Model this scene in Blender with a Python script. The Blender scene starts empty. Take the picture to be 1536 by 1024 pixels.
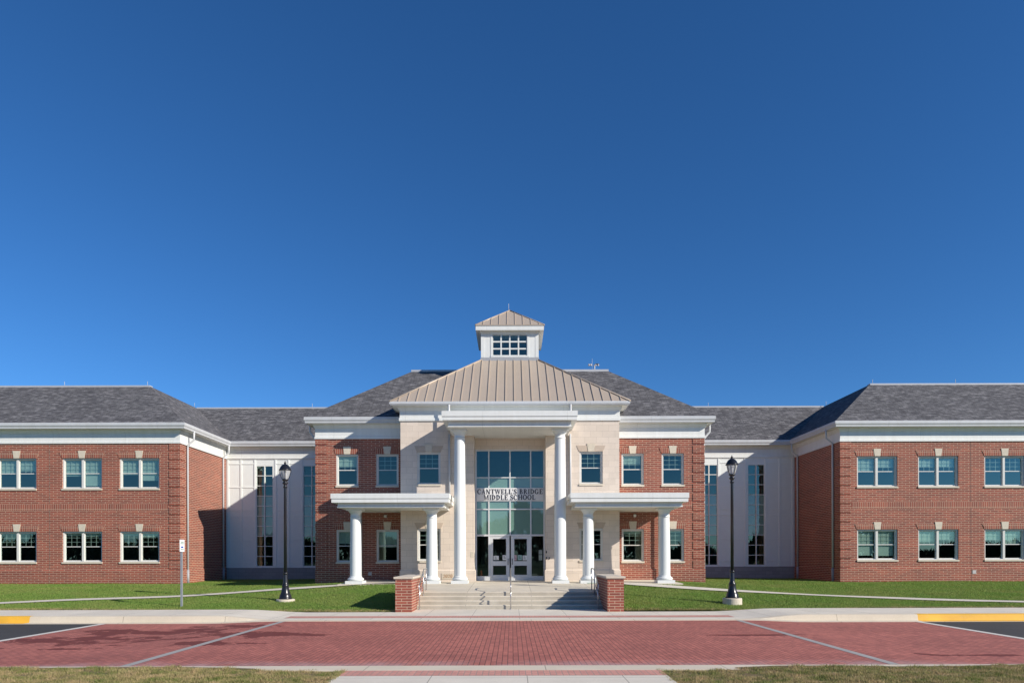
import bpy, math, random
import numpy as np
from mathutils import Vector
random.seed(7)
rng = np.random.default_rng(11)
R = math.radians
S = bpy.context.scene
COL = S.collection

# ---------------------------------------------------------------- camera, sky, sun
CAMX, CAMZ = 0.085, 1.90
cd = bpy.data.cameras.new('camera')
cam = bpy.data.objects.new('camera', cd)
COL.objects.link(cam)
cam.location = (CAMX, 0, CAMZ)
cam.rotation_euler = (R(90), 0.0026, 0)
cd.sensor_width = 36
cd.lens = 24
cd.shift_y = 0.2096
cd.clip_end = 3000
S.camera = cam

SUN = Vector((1.72, -1.0, 1.03)).normalized()
W = bpy.data.worlds.new('World')
S.world = W
W.use_nodes = True
wn = W.node_tree
sky = wn.nodes.new('ShaderNodeTexSky')
sky.sky_type = 'NISHITA'
sky.sun_disc = False
sky.sun_elevation = math.asin(SUN.z)
sky.sun_rotation = math.atan2(SUN.x, SUN.y)
sky.altitude = 0
sky.air_density = 0.8
sky.dust_density = 0.0
sky.ozone_density = 8.0
bg = wn.nodes['Background']
bg.inputs['Strength'].default_value = 0.085
hsv = wn.nodes.new('ShaderNodeHueSaturation')
hsv.inputs['Saturation'].default_value = 1.10
hsv.inputs['Value'].default_value = 1.28
wn.links.new(sky.outputs[0], hsv.inputs['Color'])
wn.links.new(hsv.outputs[0], bg.inputs[0])
ld = bpy.data.lights.new('sun', 'SUN')
ld.energy = 5.0
ld.angle = R(0.53)
ld.color = (1.0, 0.93, 0.83)
lo = bpy.data.objects.new('sun', ld)
COL.objects.link(lo)
lo.rotation_euler = (-SUN).to_track_quat('-Z', 'Y').to_euler()
vs = S.view_settings
vs.view_transform = 'Standard'
vs.look = 'None'
vs.exposure = 0.28
vs.gamma = 1

# ---------------------------------------------------------------- materials
def newmat(name):
    m = bpy.data.materials.new(name)
    m.use_nodes = True
    nt = m.node_tree
    return m, nt, nt.nodes['Principled BSDF']

class N:
    def __init__(s, nt): s.nt = nt
    def n(s, t, **kw):
        nd = s.nt.nodes.new('ShaderNode' + t)
        for k, v in kw.items(): setattr(nd, k, v)
        return nd
    def link(s, a, b): s.nt.links.new(a, b)
    def val(s, sock, v):
        if hasattr(v, 'node'): s.link(v, sock)
        else: sock.default_value = v
    def math(s, op, a, b=0.0, c=None):
        nd = s.n('Math', operation=op)
        s.val(nd.inputs[0], a); s.val(nd.inputs[1], b)
        if c is not None: s.val(nd.inputs[2], c)
        return nd.outputs[0]
    def mix(s, f, a, b, blend='MIX'):
        nd = s.n('Mix', data_type='RGBA', blend_type=blend)
        s.val(nd.inputs[0], f); s.val(nd.inputs[6], a); s.val(nd.inputs[7], b)
        return nd.outputs[2]
    def noise(s, vec, scale, detail=3, rough=0.5, dist=0.0):
        nd = s.n('TexNoise')
        if vec is not None: s.link(vec, nd.inputs['Vector'])
        nd.inputs['Scale'].default_value = scale
        nd.inputs['Detail'].default_value = detail
        nd.inputs['Roughness'].default_value = rough
        nd.inputs['Distortion'].default_value = dist
        return nd.outputs[0]
    def ramp(s, f, stops):
        nd = s.n('ValToRGB')
        e = nd.color_ramp.elements
        while len(e) < len(stops): e.new(0.5)
        for i, (p, c) in enumerate(stops):
            e[i].position = p
            e[i].color = (c, c, c, 1) if isinstance(c, (int, float)) else (*c, 1)
        s.link(f, nd.inputs[0])
        return nd.outputs[0]
    def pos(s): return s.n('NewGeometry').outputs['Position']
    def sep(s, v):
        nd = s.n('SeparateXYZ'); s.link(v, nd.inputs[0]); return nd.outputs
    def comb(s, x, y, z=0.0):
        nd = s.n('CombineXYZ')
        s.val(nd.inputs[0], x); s.val(nd.inputs[1], y); s.val(nd.inputs[2], z)
        return nd.outputs[0]
    def wall_uv(s, vscale=1.0, swap=False):
        g = s.n('NewGeometry')
        p = s.sep(g.outputs['Position']); nn = s.sep(g.outputs['True Normal'])
        f = s.math('GREATER_THAN', s.math('ABSOLUTE', nn[0]), s.math('ABSOLUTE', nn[1]))
        u = s.math('ADD', s.math('MULTIPLY', p[0], s.math('SUBTRACT', 1.0, f)), s.math('MULTIPLY', p[1], f))
        u = s.math('ADD', u, 100.0)
        v = s.math('MULTIPLY', p[2], vscale)
        return s.comb(v, u) if swap else s.comb(u, v)
    def brick(s, vec, w, h, mortar, c1, c2, cm, offset=0.5, bias=0.0, smooth=0.1):
        nd = s.n('TexBrick', offset=offset)
        s.link(vec, nd.inputs['Vector'])
        nd.inputs['Color1'].default_value = (*c1, 1)
        nd.inputs['Color2'].default_value = (*c2, 1)
        nd.inputs['Mortar'].default_value = (*cm, 1)
        nd.inputs['Scale'].default_value = 1.0
        nd.inputs['Mortar Size'].default_value = mortar
        nd.inputs['Mortar Smooth'].default_value = smooth
        nd.inputs['Bias'].default_value = bias
        nd.inputs['Brick Width'].default_value = w
        nd.inputs['Row Height'].default_value = h
        return nd.outputs
    def bump(s, h, strength, dist=0.01):
        nd = s.n('Bump')
        nd.inputs['Strength'].default_value = strength
        nd.inputs['Distance'].default_value = dist
        s.link(h, nd.inputs['Height'])
        return nd.outputs[0]

def brick_mat(name, w, h, offset=0.5, swap=False, c1=(.340, .086, .052), c2=(.220, .060, .040), cm=(.55, .39, .275), mortar=.0105, dark=0.6):
    m, nt, p = newmat(name)
    q = N(nt)
    uv = q.wall_uv(1.0, swap)
    b = q.brick(uv, w, h, mortar, c1, c2, cm, offset)
    # some dark-fired bricks: a second brick texture with the same joints
    d = q.brick(uv, w, h, 0.0, (0, 0, 0), (1, 1, 1), (0, 0, 0), offset, bias=-0.55)
    dk = q.ramp(d[0], [(0.55, 0.0), (0.75, 1.0)])
    col = q.mix(q.math('MULTIPLY', q.math('MULTIPLY', dk, dark), q.math('SUBTRACT', 1.0, b[1])), b[0], (.075, .045, .045, 1))
    n1 = q.noise(q.pos(), 0.35, 4, 0.6)
    col = q.mix(0.5, col, q.ramp(n1, [(.3, (.66, .68, .72)), (.7, (1.12, 1.07, 1.04))]), 'MULTIPLY')
    n3 = q.noise(q.comb(q.math('MULTIPLY', q.sep(uv)[0], .35), q.math('MULTIPLY', q.sep(uv)[1], 2.2)), 1.0, 4, .65)
    col = q.mix(.6, col, q.ramp(n3, [(.3, (.80, .82, .86)), (.7, (1.08, 1.05, 1.02))]), 'MULTIPLY')
    n2 = q.noise(q.pos(), 38.0, 2, 0.6)
    col = q.mix(0.30, col, q.ramp(n2, [(0.25, (.7, .7, .7)), (0.75, (1.15, 1.15, 1.15))]), 'MULTIPLY')
    q.link(col, p.inputs['Base Color'])
    p.inputs['Roughness'].default_value = .85
    inv = q.math('SUBTRACT', 1.0, b[1])
    q.link(q.bump(inv, .5, .006), p.inputs['Normal'])
    return m

def plain(name, col, rough=.6, metal=0.0, var=0.08, scale=3.0, spec=.5, bump=0.0, bscale=40):
    m, nt, p = newmat(name)
    q = N(nt)
    n1 = q.noise(q.pos(), scale, 4, .6)
    c = q.mix(1.0, (*col, 1), q.ramp(n1, [(.25, 1 - var), (.75, 1 + var * .6)]), 'MULTIPLY')
    q.link(c, p.inputs['Base Color'])
    p.inputs['Roughness'].default_value = rough
    p.inputs['Metallic'].default_value = metal
    p.inputs['Specular IOR Level'].default_value = spec
    if bump:
        q.link(q.bump(q.noise(q.pos(), bscale, 3, .6), bump, .01), p.inputs['Normal'])
    return m

M = {}
BW, BH = 0.374, 0.0925
M['brick'] = brick_mat('red brick', BW, BH)
M['soldier'] = brick_mat('soldier brick', 0.31, 0.0925, offset=0.0, swap=True, dark=.7)
M['white'] = plain('white painted trim', (.72, .715, .70), .45, var=.03, scale=1.2)
M['column'] = plain('white column paint', (.71, .725, .70), .38, var=.02, scale=1.0)
M['panel'] = plain('off-white wall panel', (.76, .785, .755), .5, var=.03)
M['paneltrim'] = plain('off-white panel batten', (.78, .805, .775), .5, var=.03)
M['frame'] = plain('cream window frame', (.62, .61, .57), .45, var=.04)
M['alu'] = plain('grey storefront aluminium', (.66, .66, .65), .4, metal=.15, var=.04)
M['steel'] = plain('stainless steel', (.55, .54, .53), .3, metal=.9, var=.05)
M['galv'] = plain('galvanised post', (.36, .38, .40), .5, metal=.4, var=.1, scale=9)
M['black'] = plain('black lamp paint', (.012, .013, .017), .28, var=.1)
M['dark'] = plain('dark fitting', (.03, .03, .035), .5)
M['navy'] = plain('navy lettering', (.010, .011, .026), .45)
M['limestone'] = plain('limestone trim', (.58, .51, .41), .8, var=.12, scale=6)
M['headstone'] = plain('brown cast stone head', (.50, .405, .32), .85, var=.1, scale=6)
M['signpanel'] = plain('silver sign panel', (.74, .74, .73), .5, var=.03)
M['keystone'] = plain('keystone', (.60, .53, .42), .8, var=.1, scale=8)
M['coping'] = plain('pale ridge coping', (.43, .45, .48), .5)
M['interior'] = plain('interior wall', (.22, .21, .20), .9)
M['blind'] = plain('window blind', (.62, .64, .60), .8)
M['gutter'] = plain('white gutter', (.54, .55, .56), .4, var=.03)
M['boot'] = plain('cast boot', (.34, .35, .37), .6)
M['paper'] = plain('paper notice', (.75, .75, .73), .8)
M['pinkpaper'] = plain('pink notice', (.62, .40, .42), .8)
M['greenpaper'] = plain('green notice', (.35, .52, .47), .8)
M['orange'] = plain('orange cone plastic', (.75, .13, .03), .5)
M['conewhite'] = plain('cone reflective band', (.7, .7, .7), .4)
M['signwhite'] = plain('sign white', (.8, .8, .8), .45)
M['signgreen'] = plain('sign green', (.03, .16, .08), .45)
M['signblue'] = plain('sign blue', (.03, .09, .35), .45)
M['digits'] = plain('bronze digits', (.42, .25, .13), .6)
M['rope'] = plain('dark mortar', (.1, .09, .08), .9)
M['boxgrey'] = plain('grey cover plate', (.5, .47, .45), .5)
M['path'] = plain('path concrete', (.62, .57, .48), .9, var=.1, scale=2)

M['linegrey'] = plain('grey paver line', (.36, .34, .32), .85, var=.14, scale=3)
M['linewhite'] = plain('white edge line', (.62, .59, .53), .85, var=.12, scale=2)

def stone_mat():
    m, nt, p = newmat('tan cast stone blocks')
    q = N(nt)
    b = q.brick(q.wall_uv(), .57, .275, .004, (.70, .60, .505), (.635, .545, .455), (.42, .35, .29), 0.5, smooth=.2)
    n1 = q.noise(q.pos(), 1.4, 4, .6)
    c = q.mix(.6, b[0], q.ramp(n1, [(.25, (.86, .86, .86)), (.75, (1.08, 1.07, 1.05))]), 'MULTIPLY')
    n2 = q.noise(q.pos(), 45, 2, .6)
    c = q.mix(.3, c, q.ramp(n2, [(.25, .8), (.75, 1.15)]), 'MULTIPLY')
    q.link(c, p.inputs['Base Color'])
    p.inputs['Roughness'].default_value = .85
    q.link(q.bump(q.math('SUBTRACT', 1.0, b[1]), .35, .004), p.inputs['Normal'])
    return m
M['stone'] = stone_mat()

def block_mat():
    m, nt, p = newmat('grey ground-face block')
    q = N(nt)
    b = q.brick(q.wall_uv(), .40, .2, .006, (.30, .29, .29), (.255, .25, .25), (.2, .2, .2), 0.5)
    q.link(b[0], p.inputs['Base Color'])
    p.inputs['Roughness'].default_value = .85
    return m
M['block'] = block_mat()

def shingle_mat():
    m, nt, p = newmat('charcoal shingles')
    q = N(nt)
    uv = q.wall_uv(1.667)
    b = q.brick(uv, .42, .145, .010, (.150, .147, .150), (.108, .106, .112), (.05, .05, .052), 0.37, smooth=.3)
    uvp = q.sep(uv)
    row = q.math('FLOOR', q.math('DIVIDE', uvp[1], .145))
    tabn = q.noise(q.comb(q.math('MULTIPLY', uvp[0], 2.6), q.math('MULTIPLY', row, 7.31)), 1.0, 2, .6)
    c = q.mix(.85, b[0], q.ramp(tabn, [(.27, (.48, .48, .51)), (.5, (.92, .92, .94)), (.72, (1.8, 1.78, 1.78))]), 'MULTIPLY')
    # course lines: a darker band along the butt edge of each course
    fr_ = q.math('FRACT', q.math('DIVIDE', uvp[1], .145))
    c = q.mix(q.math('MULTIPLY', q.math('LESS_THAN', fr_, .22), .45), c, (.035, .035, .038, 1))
    n1 = q.noise(q.pos(), .5, 3, .6)
    c = q.mix(.4, c, q.ramp(n1, [(.3, .88), (.7, 1.08)]), 'MULTIPLY')
    n2 = q.noise(q.pos(), 60, 2, .7)
    c = q.mix(.5, c, q.ramp(n2, [(.2, .6), (.8, 1.3)]), 'MULTIPLY')
    q.link(c, p.inputs['Base Color'])
    p.inputs['Roughness'].default_value = .95
    p.inputs['Specular IOR Level'].default_value = .2
    q.link(q.bump(q.math('SUBTRACT', 1.0, b[1]), .6, .012), p.inputs['Normal'])
    return m
M['shingle'] = shingle_mat()
M['metalroof'] = plain('tan standing seam metal', (.47, .385, .30), .42, metal=.15, var=.04, scale=.8)
M['seam'] = M['metalroof']

def glass_mat(name, tint=(.62, .76, .72), refl=.115, rough=0.0, wav=.12):
    m, nt, p = newmat(name)
    q = N(nt)
    nt.nodes.remove(p)
    out = nt.nodes['Material Output']
    tr = q.n('BsdfTransparent'); tr.inputs[0].default_value = (*tint, 1)
    gl = q.n('BsdfGlossy'); gl.inputs['Roughness'].default_value = rough
    gl.inputs[0].default_value = (.74, 1.0, .88, 1)
    bmp = q.bump(q.noise(q.pos(), .9, 1, .4), wav, .02)
    q.link(bmp, gl.inputs['Normal'])
    lw = q.n('LayerWeight'); lw.inputs[0].default_value = .35
    fac = q.math('ADD', q.math('MULTIPLY', lw.outputs['Facing'], .5), refl)
    mx = q.n('MixShader')
    q.link(fac, mx.inputs[0]); q.link(tr.outputs[0], mx.inputs[1]); q.link(gl.outputs[0], mx.inputs[2])
    q.link(mx.outputs[0], out.inputs[0])
    return m
M['glass'] = glass_mat('window glass')
M['clearglass'] = glass_mat('door glass', (.75, .78, .76), .07)
def spandrel_mat():
    m, nt, p = newmat('teal spandrel glass')
    q = N(nt)
    p.inputs['Base Color'].default_value = (.13, .245, .20, 1)
    p.inputs['Roughness'].default_value = .5
    p.inputs['Coat Weight'].default_value = 1.0
    p.inputs['Coat IOR'].default_value = 1.9
    p.inputs['Coat Roughness'].default_value = .01
    return m
M['spandrel'] = spandrel_mat()

def lampglass():
    m, nt, p = newmat('frosted lamp globe')
    q = N(nt)
    out = nt.nodes['Material Output']
    p.inputs['Base Color'].default_value = (.7, .7, .68, 1)
    p.inputs['Roughness'].default_value = .15
    tr = q.n('BsdfTransparent'); tr.inputs[0].default_value = (.85, .86, .88, 1)
    mx = q.n('MixShader'); mx.inputs[0].default_value = .45
    q.link(tr.outputs[0], mx.inputs[1]); q.link(p.outputs[0], mx.inputs[2])
    q.link(mx.outputs[0], out.inputs[0])
    return m
M['globe'] = lampglass()

def paver_mat(name, c1, c2, cm, w=.2, h=.1, swap=True, stains=True, mortar=.0072):
    m, nt, p = newmat(name)
    q = N(nt)
    P = q.sep(q.pos())
    x = q.math('ADD', P[0], 200.0); y = q.math('ADD', P[1], 200.0)
    b = q.brick(q.comb(y, x) if swap else q.comb(x, y), w, h, mortar, c1, c2, cm, .5, smooth=.2)
    n1 = q.noise(q.pos(), .45, 4, .65)
    c = q.mix(.7, b[0], q.ramp(n1, [(.28, (.80, .79, .80)), (.72, (1.12, 1.12, 1.13))]), 'MULTIPLY')
    n2 = q.noise(q.pos(), 22, 2, .6)
    c = q.mix(.4, c, q.ramp(n2, [(.25, .75), (.75, 1.2)]), 'MULTIPLY')
    rough = .8
    if stains:
        ty = q.noise(q.comb(q.math('MULTIPLY', P[0], .07), q.math('MULTIPLY', P[1], 1.5)), 1.0, 3, .6)
        c = q.mix(.6, c, q.ramp(ty, [(.35, (.86, .84, .84)), (.65, (1.06, 1.05, 1.04))]), 'MULTIPLY')
        # efflorescence close to the near kerb, and damp patches on the left
        st = q.noise(q.comb(q.math('MULTIPLY', P[0], 1.0), q.math('MULTIPLY', P[1], 1.15)), 1.0, 6, .68, .3)
        blobs = None
        for bx, by, rx_, ry_ in ((-9.1, 17.9, 1.9, .9), (-10.1, 16.2, 1.8, .7), (-7.6, 18.9, 1.5, .45), (-11.0, 18.3, .7, .35), (-6.0, 16.7, 1.5, .7), (-6.9, 15.0, 1.0, .45), (-9.4, 14.6, .5, .2), (-11.4, 14.9, .5, .3), (6.1, 16.4, 1.6, .16), (9.0, 13.4, 1.3, .15)):
            dx = q.math('DIVIDE', q.math('SUBTRACT', P[0], bx), rx_); dy = q.math('DIVIDE', q.math('SUBTRACT', P[1], by), ry_)
            d_ = q.math('SQRT', q.math('ADD', q.math('MULTIPLY', dx, dx), q.math('MULTIPLY', dy, dy)))
            f_ = q.math('SUBTRACT', 1.0, d_)
            blobs = f_ if blobs is None else q.math('MAXIMUM', blobs, f_)
        f = q.ramp(q.math('ADD', q.math('MULTIPLY', q.math('SUBTRACT', st, .5), 6.0), blobs), [(.12, 0.0), (.19, 1.0)])
        c = q.mix(q.math('MULTIPLY', f, .92), c, (.135, .022, .015, 1))
        e1 = q.n('MapRange'); q.link(P[1], e1.inputs[0])
        e1.inputs[1].default_value = 12.6; e1.inputs[2].default_value = 11.95
        en = q.ramp(q.noise(q.pos(), 1.6, 4, .7), [(.35, 0.0), (.65, 1.0)])
        c = q.mix(q.math('MULTIPLY', q.math('MULTIPLY', e1.outputs[0], en), .5), c, (.50, .40, .40, 1))
    q.link(c, p.inputs['Base Color'])
    p.inputs['Roughness'].default_value = rough
    q.link(q.bump(q.math('SUBTRACT', 1.0, b[1]), .5, .004), p.inputs['Normal'])
    return m
M['paver'] = paver_mat('red clay pavers', (.50, .165, .122), (.36, .115, .088), (.11, .042, .034))
M['bandpaver'] = paver_mat('tactile red band', (.62, .30, .235), (.54, .25, .20), (.36, .25, .21), .2, .1, True, False)

def concrete_mat(name, col, jx=1.52, jy=1.52, j=True, var=.12):
    m, nt, p = newmat(name)
    q = N(nt)
    P = q.sep(q.pos())
    if j:
        b = q.brick(q.comb(q.math('ADD', P[0], 100.0), q.math('ADD', P[1], 100.25)), jx, jy, .007, col, tuple(v * .96 for v in col), tuple(v * .42 for v in col), 0.0, smooth=.1)
        c = b[0]
    else:
        rgb = q.n('RGB'); rgb.outputs[0].default_value = (*col, 1); c = rgb.outputs[0]
    n1 = q.noise(q.pos(), .9, 5, .65)
    c = q.mix(1.0, c, q.ramp(n1, [(.25, (1 - var, 1 - var * 1.05, 1 - var * 1.1)), (.75, (1 + var * .5,) * 3)]), 'MULTIPLY')
    n2 = q.noise(q.pos(), 30, 3, .7)
    c = q.mix(.35, c, q.ramp(n2, [(.25, .8), (.75, 1.12)]), 'MULTIPLY')
    q.link(c, p.inputs['Base Color'])
    p.inputs['Roughness'].default_value = .85
    q.link(q.bump(n2, .15, .004), p.inputs['Normal'])
    return m
M['concrete'] = concrete_mat('pavement concrete', (.70, .64, .535))
M['kerb'] = concrete_mat('kerb concrete', (.66, .58, .45), 3.05, 9.0)
M['landing'] = concrete_mat('landing concrete', (.64, .575, .46), 2.4, 2.6, True, .16)
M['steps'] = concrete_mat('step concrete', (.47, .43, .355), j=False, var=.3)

def yellow_mat():
    m, nt, p = newmat('worn yellow kerb paint')
    q = N(nt)
    w_ = q.ramp(q.noise(q.pos(), 7, 6, .75), [(.60, 0.0), (.68, 1.0)])
    n_ = q.noise(q.pos(), 1.2, 4, .6)
    c = q.mix(1.0, (.78, .44, .045, 1), q.ramp(n_, [(.3, .82), (.7, 1.08)]), 'MULTIPLY')
    q.link(q.mix(q.math('MULTIPLY', w_, .55), c, (.50, .43, .33, 1)), p.inputs['Base Color'])
    p.inputs['Roughness'].default_value = .7
    return m
M['yellow'] = yellow_mat()
def trim_mat(name, col, rough, w):
    m, nt, p = newmat(name)
    q = N(nt)
    b_ = q.brick(q.wall_uv(), w, 300.0, .006, col, tuple(v * .985 for v in col), tuple(v * .72 for v in col), 0.0, smooth=.1)
    P3 = q.sep(q.pos())
    st_ = q.noise(q.comb(q.math('MULTIPLY', q.sep(q.wall_uv())[0], 3.0), q.math('MULTIPLY', P3[2], .5)), 1.0, 4, .65)
    c = q.mix(1.0, b_[0], q.ramp(st_, [(.3, (.93, .925, .91)), (.65, 1.02)]), 'MULTIPLY')
    q.link(c, p.inputs['Base Color'])
    p.inputs['Roughness'].default_value = rough
    return m
M['white'] = trim_mat('white painted trim', (.72, .73, .705), .5, 3.66)
M['gutter'] = trim_mat('white gutter', (.54, .55, .56), .4, 3.05)
def asphalt():
    m, nt, p = newmat('asphalt')
    q = N(nt)
    n1 = q.noise(q.pos(), .6, 4, .6); n2 = q.noise(q.pos(), 90, 2, .7)
    c = q.mix(1.0, q.ramp(n1, [(.3, .030), (.7, .045)]), q.ramp(n2, [(.3, .6), (.75, 1.5)]), 'MULTIPLY')
    q.link(c, p.inputs['Base Color'])
    p.inputs['Roughness'].default_value = .9
    return m
M['asphalt'] = asphalt()

def grass_mat(name, a, b, dry, dryamt, scale=.5, trans=0.0):
    m, nt, p = newmat(name)
    q = N(nt)
    P = q.pos()
    c = q.mix(q.ramp(q.noise(P, 9, 3, .7), [(.3, 0.0), (.7, 1.0)]), (*a, 1), (*b, 1))
    d = q.ramp(q.noise(P, scale, 6, .75), [(.5 - dryamt * .12, 0.0), (.62, 1.0)])
    d2 = q.ramp(q.noise(P, 40, 2, .7), [(.46, 0.0), (.58, 1.0)])
    c = q.mix(q.math('MULTIPLY', q.math('ADD', q.math('MULTIPLY', d, .7), q.math('MULTIPLY', d2, .3)), dryamt), c, (*dry, 1))
    q.link(c, p.inputs['Base Color'])
    p.inputs['Roughness'].default_value = .7
    p.inputs['Specular IOR Level'].default_value = .25
    if trans:
        tl = q.n('BsdfTranslucent'); q.link(c, tl.inputs[0])
        mx = q.n('MixShader'); mx.inputs[0].default_value = trans
        q.link(p.outputs[0], mx.inputs[1]); q.link(tl.outputs[0], mx.inputs[2])
        q.link(mx.outputs[0], nt.nodes['Material Output'].inputs[0])
    return m
M['lawn'] = grass_mat('mown lawn', (.135, .245, .042), (.225, .345, .072), (.36, .33, .12), .55, .45, .4)
M['lawnsoil'] = grass_mat('lawn underlay', (.10, .18, .032), (.14, .225, .042), (.18, .16, .07), .5)
M['verge'] = grass_mat('patchy verge grass', (.085, .16, .020), (.16, .23, .040), (.60, .42, .24), 1.0, 2.6, .3)
M['vergesoil'] = grass_mat('verge soil', (.08, .09, .03), (.13, .11, .05), (.24, .15, .09), .9, 3.2)
M['ground'] = plain('far ground', (.06, .09, .03), .95, var=.3, scale=.05)
M['foliage'] = plain('dark foliage', (.03, .05, .018), .8, var=.5, scale=.4)
M['landingedge'] = M['kerb']

# ---------------------------------------------------------------- mesh builder
class MB:
    def __init__(s): s.v = []; s.f = []; s.m = []; s.mats = []; s.smooth = []
    def mi(s, mat):
        if mat not in s.mats: s.mats.append(mat)
        return s.mats.index(mat)
    def poly(s, pts, mat, smooth=False):
        i = len(s.v); s.v += [tuple(p) for p in pts]
        s.f.append(tuple(range(i, i + len(pts)))); s.m.append(s.mi(mat)); s.smooth.append(smooth)
    def box(s, x0, x1, y0, y1, z0, z1, mat):
        x0, x1 = sorted((x0, x1)); y0, y1 = sorted((y0, y1)); z0, z1 = sorted((z0, z1))
        i = len(s.v)
        s.v += [(x0, y0, z0), (x1, y0, z0), (x1, y1, z0), (x0, y1, z0), (x0, y0, z1), (x1, y0, z1), (x1, y1, z1), (x0, y1, z1)]
        for q in ((3, 2, 1, 0), (4, 5, 6, 7), (0, 1, 5, 4), (1, 2, 6, 5), (2, 3, 7, 6), (3, 0, 4, 7)):
            s.f.append(tuple(i + k for k in q)); s.m.append(s.mi(mat)); s.smooth.append(False)
    def prism_y(s, pts, y0, y1, mat):
        """polygon (x,z) counter-clockwise seen from -Y, extruded from y0 (front) to y1"""
        n = len(pts); i = len(s.v)
        s.v += [(x, y0, z) for x, z in pts] + [(x, y1, z) for x, z in pts]
        k = s.mi(mat)
        s.f.append(tuple(range(i, i + n))); s.m.append(k); s.smooth.append(False)
        s.f.append(tuple(range(i + 2 * n - 1, i + n - 1, -1))); s.m.append(k); s.smooth.append(False)
        for a in range(n):
            b = (a + 1) % n
            s.f.append((i + a, i + n + a, i + n + b, i + b)); s.m.append(k); s.smooth.append(False)
    def lathe(s, prof, cx, cy, cz, mat, seg=32, smooth=True, cap=True):
        i = len(s.v); k = s.mi(mat); n = len(prof)
        for r, z in prof:
            for a in range(seg):
                t = 2 * math.pi * a / seg
                s.v.append((cx + r * math.cos(t), cy + r * math.sin(t), cz + z))
        for j in range(n - 1):
            for a in range(seg):
                b = (a + 1) % seg
                s.f.append((i + j * seg + a, i + j * seg + b, i + (j + 1) * seg + b, i + (j + 1) * seg + a))
                s.m.append(k); s.smooth.append(smooth)
        if cap:
            s.f.append(tuple(i + a for a in range(seg - 1, -1, -1))); s.m.append(k); s.smooth.append(False)
            s.f.append(tuple(i + (n - 1) * seg + a for a in range(seg))); s.m.append(k); s.smooth.append(False)
    def tube(s, pts, r, mat, seg=8):
        pts = [Vector(p) for p in pts]; i0 = len(s.v); k = s.mi(mat)
        n = len(pts); u = None
        for j, p in enumerate(pts):
            if j == 0: d = pts[1] - pts[0]
            elif j == n - 1: d = pts[-1] - pts[-2]
            else: d = (pts[j + 1] - p).normalized() + (p - pts[j - 1]).normalized()
            d.normalize()
            if u is None:
                u = d.cross(Vector((0, 0, 1)))
                if u.length < .1: u = d.cross(Vector((1, 0, 0)))
            u = (u - d * u.dot(d)).normalized(); w = d.cross(u)
            for a in range(seg):
                t = 2 * math.pi * a / seg
                s.v.append(tuple(p + (u * math.cos(t) + w * math.sin(t)) * r))
        for j in range(n - 1):
            for a in range(seg):
                b = (a + 1) % seg
                s.f.append((i0 + j * seg + a, i0 + j * seg + b, i0 + (j + 1) * seg + b, i0 + (j + 1) * seg + a)); s.m.append(k); s.smooth.append(True)
        s.f.append(tuple(i0 + a for a in range(seg - 1, -1, -1))); s.m.append(k); s.smooth.append(False)
        s.f.append(tuple(i0 + (n - 1) * seg + a for a in range(seg))); s.m.append(k); s.smooth.append(False)
    def sweep(s, prof, path, mat):
        """closed profile [(outward, z)], path [(x, y)]; outward is to the right of travel; mitred"""
        n = len(path); k = s.mi(mat); i0 = len(s.v); np_ = len(prof)
        for j in range(n):
            if j == 0: d = Vector(path[1]) - Vector(path[0])
            elif j == n - 1: d = Vector(path[-1]) - Vector(path[-2])
            else: d = None
            if d is not None:
                d.normalize(); o = Vector((d.y, -d.x))
            else:
                a = (Vector(path[j]) - Vector(path[j - 1])).normalized(); b = (Vector(path[j + 1]) - Vector(path[j])).normalized()
                oa = Vector((a.y, -a.x)); ob = Vector((b.y, -b.x))
                o = (oa + ob); o = o / o.dot(oa)
            for r, z in prof:
                s.v.append((path[j][0] + o.x * r, path[j][1] + o.y * r, z))
        for j in range(n - 1):
            for a in range(np_):
                b = (a + 1) % np_
                s.f.append((i0 + j * np_ + a, i0 + j * np_ + b, i0 + (j + 1) * np_ + b, i0 + (j + 1) * np_ + a)); s.m.append(k); s.smooth.append(False)
        s.f.append(tuple(i0 + a for a in range(np_ - 1, -1, -1))); s.m.append(k); s.smooth.append(False)
        s.f.append(tuple(i0 + (n - 1) * np_ + a for a in range(np_))); s.m.append(k); s.smooth.append(False)
    def wall(s, x0, x1, z0, z1, y, holes, mat, depth=.2, rmat=None):
        """front wall facing -Y with rectangular holes (hx0,hx1,hz0,hz1) and their reveals"""
        xs = sorted({x0, x1, *[h[0] for h in holes], *[h[1] for h in holes]})
        zs = sorted({z0, z1, *[h[2] for h in holes], *[h[3] for h in holes]})
        xs = [x for x in xs if x0 <= x <= x1]; zs = [z for z in zs if z0 <= z <= z1]
        for a, b in zip(xs, xs[1:]):
            for c, d in zip(zs, zs[1:]):
                mx, mz = (a + b) / 2, (c + d) / 2
                if any(h[0] < mx < h[1] and h[2] < mz < h[3] for h in holes): continue
                s.poly([(a, y, c), (b, y, c), (b, y, d), (a, y, d)], mat)
        r = rmat or mat; e = y + depth
        for a, b, c, d in holes:
            s.poly([(a, y, c), (a, y, d), (a, e, d), (a, e, c)], r)
            s.poly([(b, y, c), (b, e, c), (b, e, d), (b, y, d)], r)
            s.poly([(a, y, d), (b, y, d), (b, e, d), (a, e, d)], r)
            s.poly([(a, y, c), (a, e, c), (b, e, c), (b, y, c)], r)
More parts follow.
